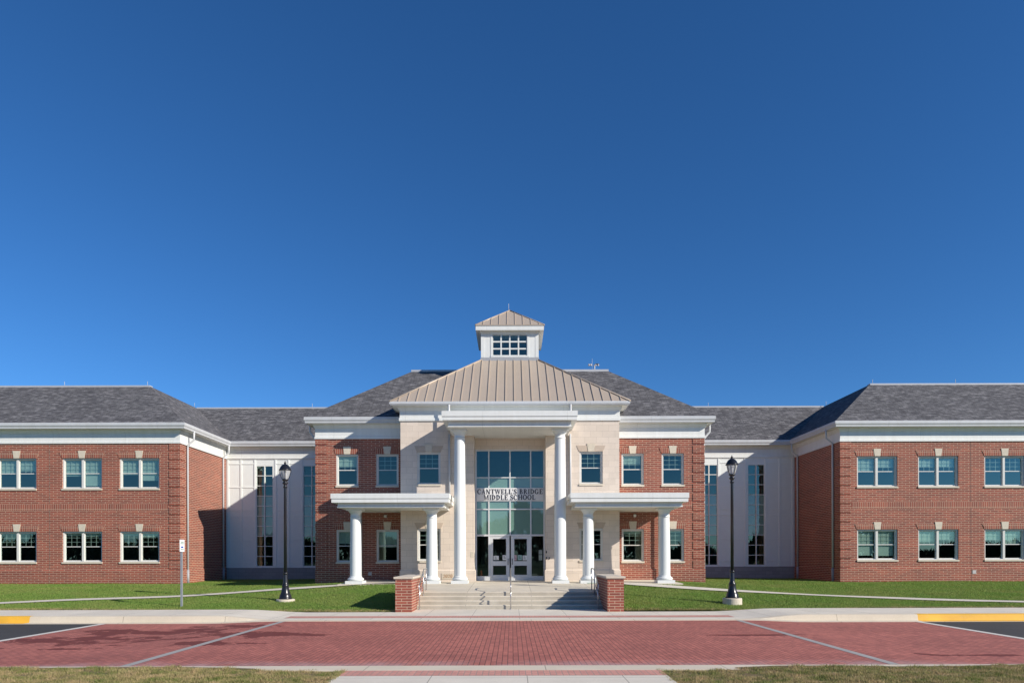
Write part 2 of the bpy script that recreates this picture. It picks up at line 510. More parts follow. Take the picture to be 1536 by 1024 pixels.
    def build(s, name, parent=None, label=None):
        me = bpy.data.meshes.new(name)
        o = ORG.get(parent.name, (0, 0, 0)) if parent else (0, 0, 0)
        me.from_pydata([(x - o[0], y - o[1], z - o[2]) for x, y, z in s.v], [], s.f)
        for mt in s.mats: me.materials.append(M[mt])
        me.polygons.foreach_set('material_index', s.m)
        me.polygons.foreach_set('use_smooth', s.smooth)
        me.update()
        ob = bpy.data.objects.new(name, me)
        COL.objects.link(ob)
        if parent:
            ob.parent = parent
            ORG[ob.name] = o
        if label: ob['label'] = label
        return ob
ORG = {}
def thing(name, label, cat, loc, group=None):
    o = bpy.data.objects.new(name, None)
    COL.objects.link(o)
    o.location = loc; o.empty_display_size = .3
    ORG[o.name] = loc
    o['label'] = label; o['category'] = cat
    if group: o['group'] = group
    return o
def tag(o, label, cat, kind=None, group=None):
    o['label'] = label; o['category'] = cat
    if kind: o['kind'] = kind
    if group: o['group'] = group
    return o
def structure(o, label, cat): return tag(o, label, cat, 'structure')

def smooth(a, b, x):
    t = np.clip((np.asarray(x, float) - a) / (b - a), 0, 1)
    return t * t * (3 - 2 * t)

# ---------------------------------------------------------------- levels of the ground
def side(x): return smooth(6.9, 8.9, np.abs(x))
def pave_z(x): return .14 * side(x)
def road_z(x): return -.06 * side(x)
def lawn_z(x, y):
    x = np.asarray(x, float); y = np.asarray(y, float)
    a = .135 + .44 * np.clip((y - 22.95) / (34.6 - 22.95), 0, 1)
    b = .02 + .70 * np.clip((y - 23.3) / (29.6 - 23.3), 0, 1)
    w = 1 - smooth(5, 14, np.abs(x))
    bump = .012 * np.sin(x * .9 + y * .4) + .010 * np.sin(x * .37 - y * 1.3)
    return a * (1 - w) + b * w + bump - .0
def land_z(y):
    return np.interp(y, [25.68, 29.85, 32.5, 33.2], [.571, .714, .757, .766])

def grid_sheet(name, xs, ys, zf, mat):
    b = MB(); nx, ny = len(xs), len(ys)
    b.v = [(x, y, float(zf(x, y))) for y in ys for x in xs]
    for j in range(ny - 1):
        for i in range(nx - 1):
            k = j * nx + i
            b.f.append((k, k + 1, k + nx + 1, k + nx)); b.m.append(0); b.smooth.append(True)
    b.mats = [mat]
    return b.build(name)
def fr(a, b, st): return list(np.linspace(a, b, max(2, int(round((b - a) / st)) + 1)))

g = MB(); g.poly([(-900, -900, -.35), (900, -900, -.35), (900, 900, -.35), (-900, 900, -.35)], 'ground')
structure(g.build('ground'), 'flat green ground reaching the horizon around the school', 'ground')

XR0, XR1 = -11.95, 12.05
xs = [-60] + fr(-40, 40, .5) + [60]
o = grid_sheet('paver_road', [XR0] + fr(-11.5, 11.5, .5) + [XR1], fr(11.86, 20.22, .9), lambda x, y: road_z(x), 'paver')
structure(o, 'red brick paver roadway crossing in front of the steps', 'road')
def asph(x0, x1):
    b = MB()
    b.poly([(x0, 11.86, -.06), (x1, 11.86, -.06), (x1, 20.22, -.06), (x0, 20.22, -.06)], 'asphalt')
    return b
o = asph(-60, XR0).build('asphalt_road'); structure(o, 'dark asphalt road beyond the white line at the left edge', 'road')
o = asph(XR1, 60).build('asphalt_road'); structure(o, 'dark asphalt road beyond the white line at the right edge', 'road')
def line(x, w, mat, name, label):
    z = float(road_z(x)) + .005
    b = MB(); b.poly([(x - w / 2, 11.9, z), (x + w / 2, 11.9, z), (x + w / 2, 20.2, z), (x - w / 2, 20.2, z)], mat)
    structure(b.build(name), label, 'road marking')
line(-6.68, .17, 'linegrey', 'grey_paver_line', 'grey stripe across the pavers on the left')
line(6.76, .17, 'linegrey', 'grey_paver_line', 'grey stripe across the pavers on the right')
line(-11.98, .20, 'linewhite', 'white_edge_line', 'white concrete strip between pavers and asphalt on the left')
line(12.08, .20, 'linewhite', 'white_edge_line', 'white concrete strip between pavers and asphalt on the right')

# kerb on the far side: a mountable strip in the middle that rises to a kerb at the sides
def kerb(x0, x1, mat):
    b = MB(); xx = fr(x0, x1, .25)
    prof = []
    for x in xx:
        zt = float(pave_z(x)); zr = float(road_z(x))
        prof.append([(x, 20.14, zr - .02), (x, 20.14, zr + .012), (x, 20.40, zr + .02), (x, 20.44, max(zt - .012, zr + .022)), (x, 20.48, zt + .001), (x, 20.62, zt + .006), (x, 20.62, zr - .02)])
    for p, q in zip(prof, prof[1:]):
        for i in range(len(p) - 1):
            mm = mat if i >= 1 else 'kerb'
            b.poly([p[i], q[i], q[i + 1], p[i + 1]], mm)
    for e in (prof[0], prof[-1]): b.poly(e if e is prof[-1] else e[::-1], mat)
    return b
structure(kerb(-14.35, 12.22, 'kerb').build('kerb'), 'pale concrete kerb dropping to road level at the crossing', 'kerb')
structure(kerb(-45, -14.35, 'yellow').build('kerb'), 'yellow painted kerb at the left edge', 'kerb')
structure(kerb(12.22, 45, 'yellow').build('kerb'), 'yellow painted kerb at the right edge', 'kerb')
def pv(x, y): return float(pave_z(x))
def edge_y(x): return 22.95 + .5 * (1 - side(x))
b = MB(); xx = fr(-45, 45, .5)
for a, c in zip(xx, xx[1:]):
    b.poly([(a, 20.62, pv(a, 0)), (c, 20.62, pv(c, 0)), (c, float(edge_y(c)), pv(c, 0)), (a, float(edge_y(a)), pv(a, 0))], 'concrete')
b.poly([(-3.36, 23.45, 0), (3.36, 23.45, 0), (3.36, 24.7, 0), (-3.36, 24.7, 0)], 'concrete')
structure(b.build('pavement'), 'pale concrete pavement between the road and the lawn', 'pavement')
b = MB()
for a, c in zip(fr(-7.0, 7.0, .5), fr(-7.0, 7.0, .5)[1:]):
    b.poly([(a, 21.2, pv(a, 0) + .004), (c, 21.2, pv(c, 0) + .004), (c, 21.86, pv(c, 0) + .004), (a, 21.86, pv(a, 0) + .004)], 'bandpaver')
structure(b.build('tactile_paving'), 'red warning strip along the pavement below the steps', 'tactile paving')
# near side
b = MB()
b.box(-45, 45, 11.40, 11.88, -.3, .006, 'kerb')
structure(b.build('kerb'), 'near concrete kerb band in front of the verge grass', 'kerb')
b = MB(); b.poly([(-2.73, 10.90, .002), (2.56, 10.90, .002), (2.56, 11.40, .002), (-2.73, 11.40, .002)], 'bandpaver')
structure(b.build('tactile_paving'), 'red warning strip on the near footpath', 'tactile paving')
b = MB(); b.box(-2.73, 2.56, -6, 10.90, -.3, .0, 'concrete')
structure(b.build('footpath'), 'concrete footpath in the foreground between two verges', 'footpath')
def verge_z(x, y):
    x = np.asarray(x, float); y = np.asarray(y, float)
    return -.015 + .05 * smooth(2.6, 5.0, np.abs(x)) + .012 * np.sin(x * 1.7 + y) + .01 * np.sin(x * .6 - y * 2.1)
for sgn, lab in ((-1, 'left'), (1, 'right')):
    e = 2.73 if sgn < 0 else 2.56
    xs_ = fr(-45, -e, 1.0) if sgn < 0 else fr(e, 45, 1.0)
    o = grid_sheet('verge', xs_, fr(-6, 11.62, 1.2), verge_z, 'vergesoil')
    structure(o, 'patchy dry soil under the verge grass at the bottom ' + lab, 'verge')

# lawn
def lawn_ok(x, y):
    ax = np.abs(x)
    ok = (y > edge_y(x) + .02) & (y < 40.3)
    ok &= ~((ax < 3.95) & (y < 29.7)) & ~((ax < 7.55) & (y > 29.5))
    ok &= ~((ax < 9.42) & (y > 32.95)) & ~((ax > 16.72) & (y > 34.55))
    ok &= ~(np.hypot(x + 8.38, y - 25.5) < .36) & ~(np.hypot(x - 8.05, y - 24.7) < .36)
    return ok
for sgn, lab in ((-1, 'left'), (1, 'right')):
    xs_ = fr(-45, -3.36, .7) if sgn < 0 else fr(3.36, 45, .7)
    nY = 26
    bb = MB(); V = []
    for j in range(nY):
        for x in xs_:
            y0 = float(edge_y(x)); y = y0 + (41 - y0) * (j / (nY - 1))
            V.append((x, y, float(lawn_z(x, y)) - .012))
    bb.v = V; nx = len(xs_)
    for j in range(nY - 1):
        for i in range(nx - 1):
            k = j * nx + i; bb.f.append((k, k + 1, k + nx + 1, k + nx)); bb.m.append(0); bb.smooth.append(True)
    bb.mats = ['lawnsoil']
    structure(bb.build('lawn'), 'green lawn rising to the school ' + ('left' if sgn < 0 else 'right') + ' of the steps', 'lawn')

# garden paths across the lawn
PATHS = {-1: [(-3.9, 30.5), (-6.5, 29.9), (-9.9, 29.05), (-14, 27.4), (-18.9, 25.2), (-26, 22.2)],
         1: [(3.9, 30.3), (5.2, 29.3), (7.4, 28.6), (10.5, 27.75), (14.2, 26.4), (18.5, 24.5), (23.8, 22.2)]}
def path_y(sgn, x):
    p = sorted(PATHS[sgn]); return np.interp(x, [a for a, _ in p], [c for _, c in p])
PW = .36
for sgn in (-1, 1):
    p = sorted(PATHS[sgn]); xs_ = fr(p[0][0], p[-1][0], .4); b = MB()
    for a, c in zip(xs_, xs_[1:]):
        q = []
        for x, d in ((a, -PW), (c, -PW), (c, PW), (a, PW)):
            y = float(path_y(sgn, x)) + d; q.append((x, y, float(lawn_z(x, y)) + .028))
        b.poly(q, 'path')
    structure(b.build('garden_path'), 'narrow pale concrete path curving over the ' + ('left' if sgn < 0 else 'right') + ' lawn', 'path')

# grass blades
def blades(name, x, y, z, h, w, mat, label, lean=.6):
    n = len(x); a = rng.uniform(0, 2 * np.pi, n); c, s_ = np.cos(a), np.sin(a)
    hh = h * rng.uniform(.55, 1.25, n); ww = w * rng.uniform(.6, 1.3, n)
    la = rng.uniform(0, 2 * np.pi, n); ll = hh * rng.uniform(.1, lean, n)
    V = np.empty((n, 3, 3))
    V[:, 0] = np.stack([x - c * ww, y - s_ * ww, z], 1)
    V[:, 1] = np.stack([x + c * ww, y + s_ * ww, z], 1)
    V[:, 2] = np.stack([x + np.cos(la) * ll, y + np.sin(la) * ll, z + hh], 1)
    me = bpy.data.meshes.new(name)
    me.vertices.add(3 * n); me.vertices.foreach_set('co', V.reshape(-1))
    me.loops.add(3 * n); me.loops.foreach_set('vertex_index', np.arange(3 * n, dtype=np.int32))
    me.polygons.add(n); me.polygons.foreach_set('loop_start', np.arange(0, 3 * n, 3, dtype=np.int32))
    me.polygons.foreach_set('loop_total', np.full(n, 3, dtype=np.int32))
    me.materials.append(M[mat]); me.update(calc_edges=True)
    ob = bpy.data.objects.new(name, me); COL.objects.link(ob)
    tag(ob, label, 'grass', 'stuff')
for sgn, lab in ((-1, 'left'), (1, 'right')):
    n = 420000
    x = sgn * rng.uniform(3.4, 28, n); y = 22.9 + 17.5 * rng.uniform(0, 1, n) ** 1.35
    py = path_y(sgn, x)
    k = lawn_ok(x, y) & ~((np.abs(y - py) < PW + .05 * np.sin(x * 9.7) + .04 * np.sin(x * 23.0) - .02) & (y < 30.6))
    x, y = x[k], y[k]
    blades('grass', x, y, lawn_z(x, y) - .015, .050, .011, 'lawn', 'short mown green grass on the %s lawn' % lab)
    m_ = 16000
    x = sgn * rng.uniform(3.95, 27, m_); y = edge_y(x) + .01 + .35 * rng.uniform(0, 1, m_) ** 2.2
    k = lawn_ok(x, y + .03); x, y = x[k], y[k]
    blades('grass', x, y, lawn_z(x, y) - .015, .055, .010, 'verge', 'dry grass fringe of the %s lawn along the pavement' % lab, .9)
    n = 95000
    e = 2.73 if sgn < 0 else 2.56
    x = sgn * rng.uniform(e - .06, 10.5, n); y = rng.uniform(9.2, 11.60, n)
    lim = 11.50 + .05 * np.sin(x * 5.3) + .04 * np.sin(x * 13.1) - .12 * (1 - smooth(e, e + 3, np.abs(x)))
    k = y < lim; x, y = x[k], y[k]
    clump = .55 + .9 * (np.sin(x * 7.3 + 2 * np.sin(y * 5.1)) * np.sin(y * 6.7 + x * 1.9) * .5 + .5)
    blades('grass', x, y, verge_z(x, y) - .01, .050 * clump, .006, 'verge', 'patchy dry verge grass in the %s foreground' % lab, .9)

# ---------------------------------------------------------------- the school
ZB = 33.0; ZT = 31.7; ZD = 32.5; ZC = 30.2; ZW = 34.6; ZK = 40.2
XB = 9.38; XT = 5.08; XW = 16.74; XEND = 34.0
school = thing('school_building', 'two storey red brick school with white columned entrance, tan stone front and roof cupola', 'school', (0, ZB, .7))
P_ = school

def lintel(win, x0, x1, z1, y, stone=False):
    b = MB(); h = .275; t = .13; c = (x0 + x1) / 2
    m = 'headstone' if stone else 'soldier'
    kb, kt = (.14, .19)
    # splayed jack arch either side of the keystone, 6 mm proud of the wall
    for s_ in (-1, 1):
        pts = [(c + s_ * kb, z1), (c + s_ * (x1 - x0) / 2 + s_ * .01, z1), (c + s_ * ((x1 - x0) / 2 + t), z1 + h), (c + s_ * kt, z1 + h)]
        if s_ < 0: pts = pts[::-1]
        b = MB(); b.prism_y(pts, y - .018, y + .04, m); b.build('lintel', win)
    k = MB(); k.prism_y([(c - kb, z1 - .002), (c + kb, z1 - .002), (c + kt, z1 + h + .09), (c - kt, z1 + h + .09)], y - .034, y + .04, 'keystone')
    k.build('keystone', win)

def sash(b, x0, x1, z0, z1, y, grid, fm='frame'):
    """one double-hung unit: upper sash with a 3x3 grid, lower sash clear"""
    zm = z0 + (z1 - z0) * .51; r = .036
    b.box(x0, x1, y, y + .04, z1 - r, z1, fm); b.box(x0, x1, y, y + .04, zm - r * .55, zm + r * .55, fm)
    b.box(x0, x1, y + .01, y + .06, z0, z0 + r * 1.2, fm)
    for xa, xb in ((x0, x0 + r), (x1 - r, x1)):
        b.box(xa, xb, y, y + .038, z0 + r * 1.2, zm - r * .55, fm); b.box(xa, xb, y, y + .038, zm + r * .55, z1 - r, fm)
    if grid:
        for i in (1, 2):
            xx = x0 + r + (x1 - x0 - 2 * r) * i / 3; b.box(xx - .010, xx + .010, y + .030, y + .040, zm + r * .55, z1 - r, fm)
            zz = zm + r * .55 + (z1 - r - zm - r * .55) * i / 3; b.box(x0 + r, x1 - r, y + .031, y + .039, zz - .010, zz + .010, fm)

def window(x0, x1, z0, z1, y, pair=False, blind=None, stone=False):
    sill_h = .085; f = .07; b = MB(); zb = z0 + sill_h
    for xa, xb in ((x0, x0 + f), (x1 - f, x1)): b.box(xa, xb, y + .05, y + .2, zb, z1 - f, 'frame')
    b.box(x0, x1, y + .05, y + .2, z1 - f, z1, 'frame'); b.box(x0 + f, x1 - f, y + .07, y + .2, zb, zb + .04, 'frame')
    units = []
    if pair:
        c = (x0 + x1) / 2; b.box(c - .055, c + .055, y + .06, y + .2, zb + .04, z1 - f, 'frame')
        units = [(x0 + f, c - .055), (c + .055, x1 - f)]
    else: units = [(x0 + f, x1 - f)]
    for a, c_ in units: sash(b, a, c_, zb + .04, z1 - f, y + .115, True)
    w = b.build('window', P_)
    for a, c_ in units:
        p = MB(); p.poly([(a, y + .135, zb), (c_, y + .135, zb), (c_, y + .135, z1 - f + .02), (a, y + .135, z1 - f + .02)], 'glass'); p.build('pane', w)
        if blind:
            bl = MB(); zt = z1 - f; hgt = (zt - zb) * min(.95, blind * (1 + rng.uniform(-.45, .25)))
            bl.box(a + .02, c_ - .06, y + .20, y + .206, zt - hgt, zt, 'blind'); bl.build('blind', w)
    s_ = MB(); s_.prism_y([(x0 - .02, z0), (x1 + .02, z0), (x1 + .02, z0 + sill_h), (x0 - .02, z0 + sill_h)], y - .045, y + .2, 'keystone'); s_.build('sill', w)
    lintel(w, x0, x1, z1, y, stone)
    return w

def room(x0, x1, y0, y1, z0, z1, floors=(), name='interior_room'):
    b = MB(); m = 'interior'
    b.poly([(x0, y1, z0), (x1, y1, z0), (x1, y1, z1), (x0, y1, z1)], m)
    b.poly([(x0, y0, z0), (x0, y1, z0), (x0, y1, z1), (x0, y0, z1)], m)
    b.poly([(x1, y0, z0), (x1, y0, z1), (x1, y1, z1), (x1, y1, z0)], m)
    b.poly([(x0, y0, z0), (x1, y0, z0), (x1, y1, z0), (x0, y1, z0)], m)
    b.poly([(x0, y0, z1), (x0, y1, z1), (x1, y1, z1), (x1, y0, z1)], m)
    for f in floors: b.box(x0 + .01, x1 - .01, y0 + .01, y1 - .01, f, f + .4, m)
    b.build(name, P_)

def quoins(xc, sgn, y, z0, z1):
    """raised brick corner blocks; sgn: side of the corner the front wall lies on"""
    b = MB(); z = z0
    while z + .2 < z1:
        zt = min(z + 4 * BH - .004, z1 - .01)
        b.box(xc + sgn * .54, xc - sgn * .028, y - .028, y + .5, z, zt, 'brick')
        z += 5 * BH
    b.build('quoin', P_)

WTOP = 7.66
def water_table(b, x0, x1, y, z0, z1, mat, p=.045):
    b.prism_y([(x0, z0), (x1, z0), (x1, z1), (x0, z1)], y - p, y + .02, mat)
    b.poly([(x0, y - p, z1), (x1, y - p, z1), (x1, y - .001, z1 + .05), (x0, y - .001, z1 + .05)], mat)

# --- wings
WING_WIN = {-1: [(-19.80, -17.78), (-22.70, -20.69), (-26.0, -24.01)], 1: [(17.58, 19.63), (20.68, 22.72), (24.04, 26.09)]}
BL = {(-1, 0, 0): .16, (-1, 2, 0): None, (-1, 0, 1): .92, (-1, 1, 1): .92, (-1, 2, 1): .42, (1, 0, 0): .92, (1, 1, 0): .5, (1, 2, 0): .5, (1, 1, 1): .42, (1, 0, 1): .42, (-1, 1, 0): .10}
for sgn in (-1, 1):
    holes = []
    for i, (a, c) in enumerate(WING_WIN[sgn]):
        for fl, (z0, z1) in enumerate(((1.59, 3.22), (5.305, 6.93))):
            holes.append((a, c, z0, z1))
            window(a, c, z0, z1, ZW, True, BL.get((sgn, i, fl)))
    b = MB()
    xa, xb = sorted((sgn * XW, sgn * XEND))
    b.wall(xa, xb, .2, WTOP + .7, ZW, holes, 'brick')
    X = sgn * XW
    q = [(X, ZW, .2), (X, ZK + .4, .2), (X, ZK + .4, WTOP + .7), (X, ZW, WTOP + .7)]
    b.poly(q if sgn < 0 else q[::-1], 'brick')
    X = sgn * XEND
    q = [(X, ZW, .2), (X, 52, .2), (X, 52, WTOP + .7), (X, ZW, WTOP + .7)]
    b.poly(q[::-1] if sgn < 0 else q, 'brick')
    # projecting base, on the front and on the return
    if sgn < 0:
        b.sweep([(-.02, .2), (.045, .2), (.045, 1.24), (.001, 1.29), (-.02, 1.29)], [(-XEND, ZW), (-XW, ZW), (-XW, ZK - .01)], 'brick')
    else:
        b.sweep([(-.02, .2), (.045, .2), (.045, 1.24), (.001, 1.29), (-.02, 1.29)], [(XW, ZK - .01), (XW, ZW), (XEND, ZW)], 'brick')
    for jx in (23.35, 30.0):
        b.box(sgn * jx - .008, sgn * jx + .008, ZW - .003, ZW + .01, 1.30, 4.27, 'rope'); b.box(sgn * jx - .008, sgn * jx + .008, ZW - .003, ZW + .01, 4.61, WTOP, 'rope')
        b.box(sgn * jx - .008, sgn * jx + .008, ZW - .048, ZW - .03, .3, 1.24, 'rope')
    b.build('brick_wall', P_, 'red brick wall of the %s wing' % ('left' if sgn < 0 else 'right'))
    quoins(sgn * XW, sgn, ZW, 1.30, WTOP - .02)
    b = MB(); b.box(sgn * (XW + .56), sgn * XEND, ZW - .006, ZW + .02, 4.28, 4.60, 'soldier'); b.build('soldier_course', P_)
    room(*sorted((sgn * (XW + .3), sgn * (XEND - .3))), ZW + .21, ZW + 7, .62, 7.6, (3.9,))

# --- connectors
def connector(sgn):
    wins = [(13.97, 14.97), (11.19, 12.20)]
    holes = [tuple(sorted((sgn * a, sgn * c))) + (1.35, 7.27) for a, c in wins]
    b = MB(); xa, xb = sorted((sgn * (XB - .3), sgn * (XW + .3)))
    b.wall(xa, xb, 1.27, WTOP + .7, ZK, holes, 'panel', .12)
    # battens
    def bat(a, c, z0, z1, d=.03): b.box(*sorted((sgn * a, sgn * c)), ZK - d, ZK + .01, z0, z1, 'paneltrim')
    for a in (16.62, 15.85, 15.04, 13.82, 13.05, 12.27, 11.02, 10.2): bat(a + .05, a - .05, 1.30, 7.62)
    for z in (7.38, 6.00, 4.66, 4.32, 2.92, 1.62):
        for a, c in ((16.56, 15.91), (15.79, 15.1), (13.76, 13.11), (12.99, 12.33), (10.96, 10.26)): bat(a, c, z - .03, z + .03, .025)
    b.build('panel_wall', P_, 'white panelled wall of the %s link' % ('left' if sgn < 0 else 'right'))
    b = MB(); b.box(*sorted((sgn * (XB - .2), sgn * (XW + .2))), ZK - .05, ZK + .05, .2, 1.27, 'block'); b.build('block_base', P_)
    for h in holes:
        x0, x1, z0, z1 = h; b = MB(); t = .035
        b.box(x0, x0 + t, ZK + .0, ZK + .1, z0, z1, 'white'); b.box(x1 - t, x1, ZK + .0, ZK + .1, z0, z1, 'white')
        c = (x0 + x1) / 2; b.box(c - .03, c + .03, ZK - .005, ZK + .1, z0 + t, z1 - t, 'white')
        b.box(x0 + t, x1 - t, ZK + .0, ZK + .1, z0, z0 + t, 'white'); b.box(x0 + t, x1 - t, ZK + .0, ZK + .1, z1 - t, z1, 'white')
        for i in range(1, 10):
            zz = z0 + (z1 - z0) * i / 10
            b.box(x0 + t, c - .03, ZK + .01, ZK + .1, zz - .02, zz + .02, 'white'); b.box(c + .03, x1 - t, ZK + .01, ZK + .1, zz - .02, zz + .02, 'white')
        w = b.build('tall_window', P_)
        hh = (z1 - z0) / 10
        for i, (za, zb, mt) in enumerate(((z0, z0 + 3 * hh, 'glass'), (z0 + 3 * hh, z0 + 7 * hh, 'spandrel'), (z0 + 7 * hh, z1, 'glass'))):
            p = MB(); p.poly([(x0, ZK + .055, za), (x1, ZK + .055, za), (x1, ZK + .055, zb), (x0, ZK + .055, zb)], mt); p.build('pane', w)
    room(*sorted((sgn * (XB + .1), sgn * (XW - .1))), ZK + .13, ZK + 5, .6, 7.6, (3.9,))
connector(-1); connector(1)

# --- central brick block and tan stone front
CTOP = 7.585
CW = [(5.39, 6.47), (7.33, 8.41)]
for sgn in (-1, 1):
    holes = []
    for a, c in CW:
        x0, x1 = sorted((sgn * a, sgn * c))
        for z0, z1 in ((1.56, 3.21), (5.245, 6.857)):
            holes.append((x0, x1, z0, z1)); window(x0, x1, z0, z1, ZB, False, (.45 if sgn < 0 else .12) if z0 < 2 else (.30 if (sgn > 0) == (a < 6) else None))
    b = MB(); xa, xb = sorted((sgn * (XT - .1), sgn * XB))
    b.wall(xa, xb, .3, CTOP + .7, ZB, holes, 'brick')
    X = sgn * XB; q = [(X, ZB, .3), (X, ZK + 6, .3), (X, ZK + 6, CTOP + .7), (X, ZB, CTOP + .7)]
    b.poly(q[::-1] if sgn < 0 else q, 'brick')
    prof = [(-.02, .3), (.045, .3), (.045, 1.25), (.001, 1.30), (-.02, 1.30)]
    b.sweep(prof, [(-XB, ZK), (-XB, ZB), (-XT, ZB)] if sgn < 0 else [(XT, ZB), (XB, ZB), (XB, ZK)], 'brick')
    b.build('brick_wall', P_, 'red brick wall %s of the stone front' % ('left' if sgn < 0 else 'right'))
    quoins(sgn * XB, -sgn, ZB, 1.31, CTOP - .02)
    b = MB(); b.box(sgn * (XT + .02), sgn * (XB - .56), ZB - .006, ZB + .02, 4.22, 4.54, 'soldier'); b.build('soldier_course', P_)
    room(*sorted((sgn * (XT + .1), sgn * (XB - .1))), ZB + .21, ZB + 6, .78, 7.5, (3.9,))
    # stone
    holes = []
    x0, x1 = sorted((sgn * 3.226, sgn * 4.31))
    for z0, z1 in ((1.62, 3.19), (5.17, 6.757)):
        holes.append((x0, x1, z0, z1)); window(x0, x1, z0, z1, ZT, False, None, True)
    TTOP = 8.185
    b = MB(); xa, xb = sorted((sgn * 1.66, sgn * XT))
    b.wall(xa, xb, .5, TTOP + .6, ZT, holes, 'stone')
    X = sgn * XT; q = [(X, ZT, .3), (X, 41, .3), (X, 41, TTOP + .6), (X, ZT, TTOP + .6)]
    b.poly(q[::-1] if sgn < 0 else q, 'stone')
    X = sgn * 1.66; q = [(X, ZT, .5), (X, ZD + .1, .5), (X, ZD + .1, TTOP), (X, ZT, TTOP)]
    b.poly(q if sgn < 0 else q[::-1], 'stone')
    prof = [(-.02, .5), (.05, .5), (.05, 1.24), (.001, 1.30), (-.02, 1.30)]
    b.sweep(prof, [(-XT, ZB - .05), (-XT, ZT), (-1.66, ZT), (-1.66, ZD - .06)] if sgn < 0 else [(1.66, ZD - .06), (1.66, ZT), (XT, ZT), (XT, ZB - .05)], 'stone')
    b.build('stone_wall', P_, 'tan stone wall %s of the entrance' % ('left' if sgn < 0 else 'right'))
    room(*sorted((sgn * 1.9, sgn * (XT - .1))), ZT + .21, ZT + 5, .78, 7.6, (3.9,))
b = MB(); b.box(-1.66, 1.66, ZD - .06, ZD + .1, 6.99, 8.2, 'stone'); b.build('stone_wall', P_, 'tan stone head above the entrance glazing')

# --- friezes and gutters
def cornice(path, zf, zs, over, label=None):
    b = MB()
    b.sweep([(-.02, zf), (.055, zf), (.055, zf + .10), (.03, zf + .13), (.03, zs - .17), (.06, zs - .17), (.13, zs - .03), (.13, zs), (over - .12, zs), (over - .12, zs + .02), (-.02, zs + .02)], path, 'white')
    b.build('frieze', P_, label)
    g_ = MB()
    g_.sweep([(over - .13, zs + .015), (over - .045, zs + .015), (over - .04, zs + .09), (over, zs + .16), (over, zs + .285), (over - .015, zs + .30), (over - .20, zs + .30), (over - .20, zs + .25), (over - .13, zs + .25)], path, 'gutter')
    g_.build('gutter', P_)
cornice([(-XEND, ZW), (-XW, ZW), (-XW, ZK), (-XB + .02, ZK)], WTOP, 8.34, .47)
cornice([(XB - .02, ZK), (XW, ZK), (XW, ZW), (XEND, ZW)], WTOP, 8.34, .47)
cornice([(-XB, 47), (-XB, ZB), (-XT, ZB)], CTOP, 8.27, .45)
cornice([(XT, ZB), (XB, ZB), (XB, 47)], CTOP, 8.27, .45)
b = MB(); pth = [(-XT, 41), (-XT, ZT), (XT, ZT), (XT, 41)]
b.sweep([(-.02, 8.185), (.06, 8.185), (.06, 8.31), (.03, 8.33), (.03, 8.66), (.06, 8.66), (.13, 8.80), (.13, 8.82), (.33, 8.82), (.33, 8.84), (-.02, 8.84)], pth, 'white')
b.build('frieze', P_)
b = MB(); b.sweep([(.32, 8.835), (.40, 8.835), (.44, 8.90), (.44, 8.985), (.43, 9.0), (.25, 9.0), (.25, 8.96), (.32, 8.96)], pth, 'gutter'); b.build('gutter', P_)

# --- shingle roofs: truncated hips, pitch 9 in 12
T = .752
RZ = 11.34
def wing_roof(sgn):
    e = 8.63; i = (RZ - e) / T; o = .45
    xe = XW - o; ye = ZW - o; yk = ZK - o
    def p(x, y, z): return (sgn * x, y, z)
    b = MB()
    A, Bc, Cc = p(XEND + .4, ye, e), p(xe, ye, e), p(xe, yk, e)
    D, Rr, F = p(xe + i, yk + i, RZ), p(xe + i, ye + i, RZ), p(XEND + .4, ye + i, RZ)
    E1, E2 = p(XB - 3, yk, e), p(XB - 3, yk + i, RZ)
    def add(pts):
        b.poly(pts if sgn > 0 else pts[::-1], 'shingle')
    add([Bc, A, F, Rr]); add([Cc, Bc, Rr, D]); add([E1, Cc, D, E2])
    add([Rr, F, p(XEND + .4, 52, RZ), p(xe + i, 52, RZ)])
    add([E2, D, p(xe + i, 52, RZ), p(XB - 3, 52, RZ)])
    add([p(XEND + .4, 52, e), A, F, p(XEND + .4, 52, RZ)][::-1])
    r = b.build('shingle_roof', P_, 'charcoal shingle roof of the %s wing and link' % ('left' if sgn < 0 else 'right'))
    k = MB()
    for path in ([(-(XEND + .4), ye + i), (-(xe + i), ye + i)], [(-(xe + i), yk + i), (-(XB - 2.5), yk + i)]):
        if sgn > 0: path = [(-x, y) for x, y in path][::-1]
        k.sweep([(-.25, RZ - .06), (.05, RZ - .06), (.05, RZ + .05), (-.25, RZ + .05)], path, 'coping')
    k.build('ridge_coping', r)
    # lightning rods
    for x, y in ((sgn * 20.1, ye + i + .1), (sgn * 24.7, ye + i + .1), (sgn * 17.9 * 1.115, yk + i - .2), (sgn * 12.6, yk + i + .1)):
        t = MB(); t.tube([(x, y, RZ), (x, y, RZ + .30)], .012, 'coping', 6); t.build('lightning_rod', r)
wing_roof(-1); wing_roof(1)
b = MB(); e = 8.56; o = .43; CR = 11.95; i = (CR - e) / T
xe, ye, yb = XB + o, ZB - o, 52.0
q = [(-xe, ye, e), (xe, ye, e), (xe, yb, e), (-xe, yb, e)]; t_ = [(-xe + i, ye + i, CR), (xe - i, ye + i, CR), (xe - i, yb - i, CR), (-xe + i, yb - i, CR)]
for a in range(4): b.poly([q[a], q[(a + 1) % 4], t_[(a + 1) % 4], t_[a]], 'shingle')
b.poly(t_, 'shingle')
croof = b.build('shingle_roof', P_, 'charcoal hipped shingle roof of the central block')
k = MB(); k.sweep([(-.25, CR - .06), (.05, CR - .06), (.05, CR + .07), (-.25, CR + .07)], [(-xe + i, yb - i), (-xe + i, ye + i), (xe - i, ye + i), (xe - i, yb - i)], 'coping'); k.build('ridge_coping', croof)
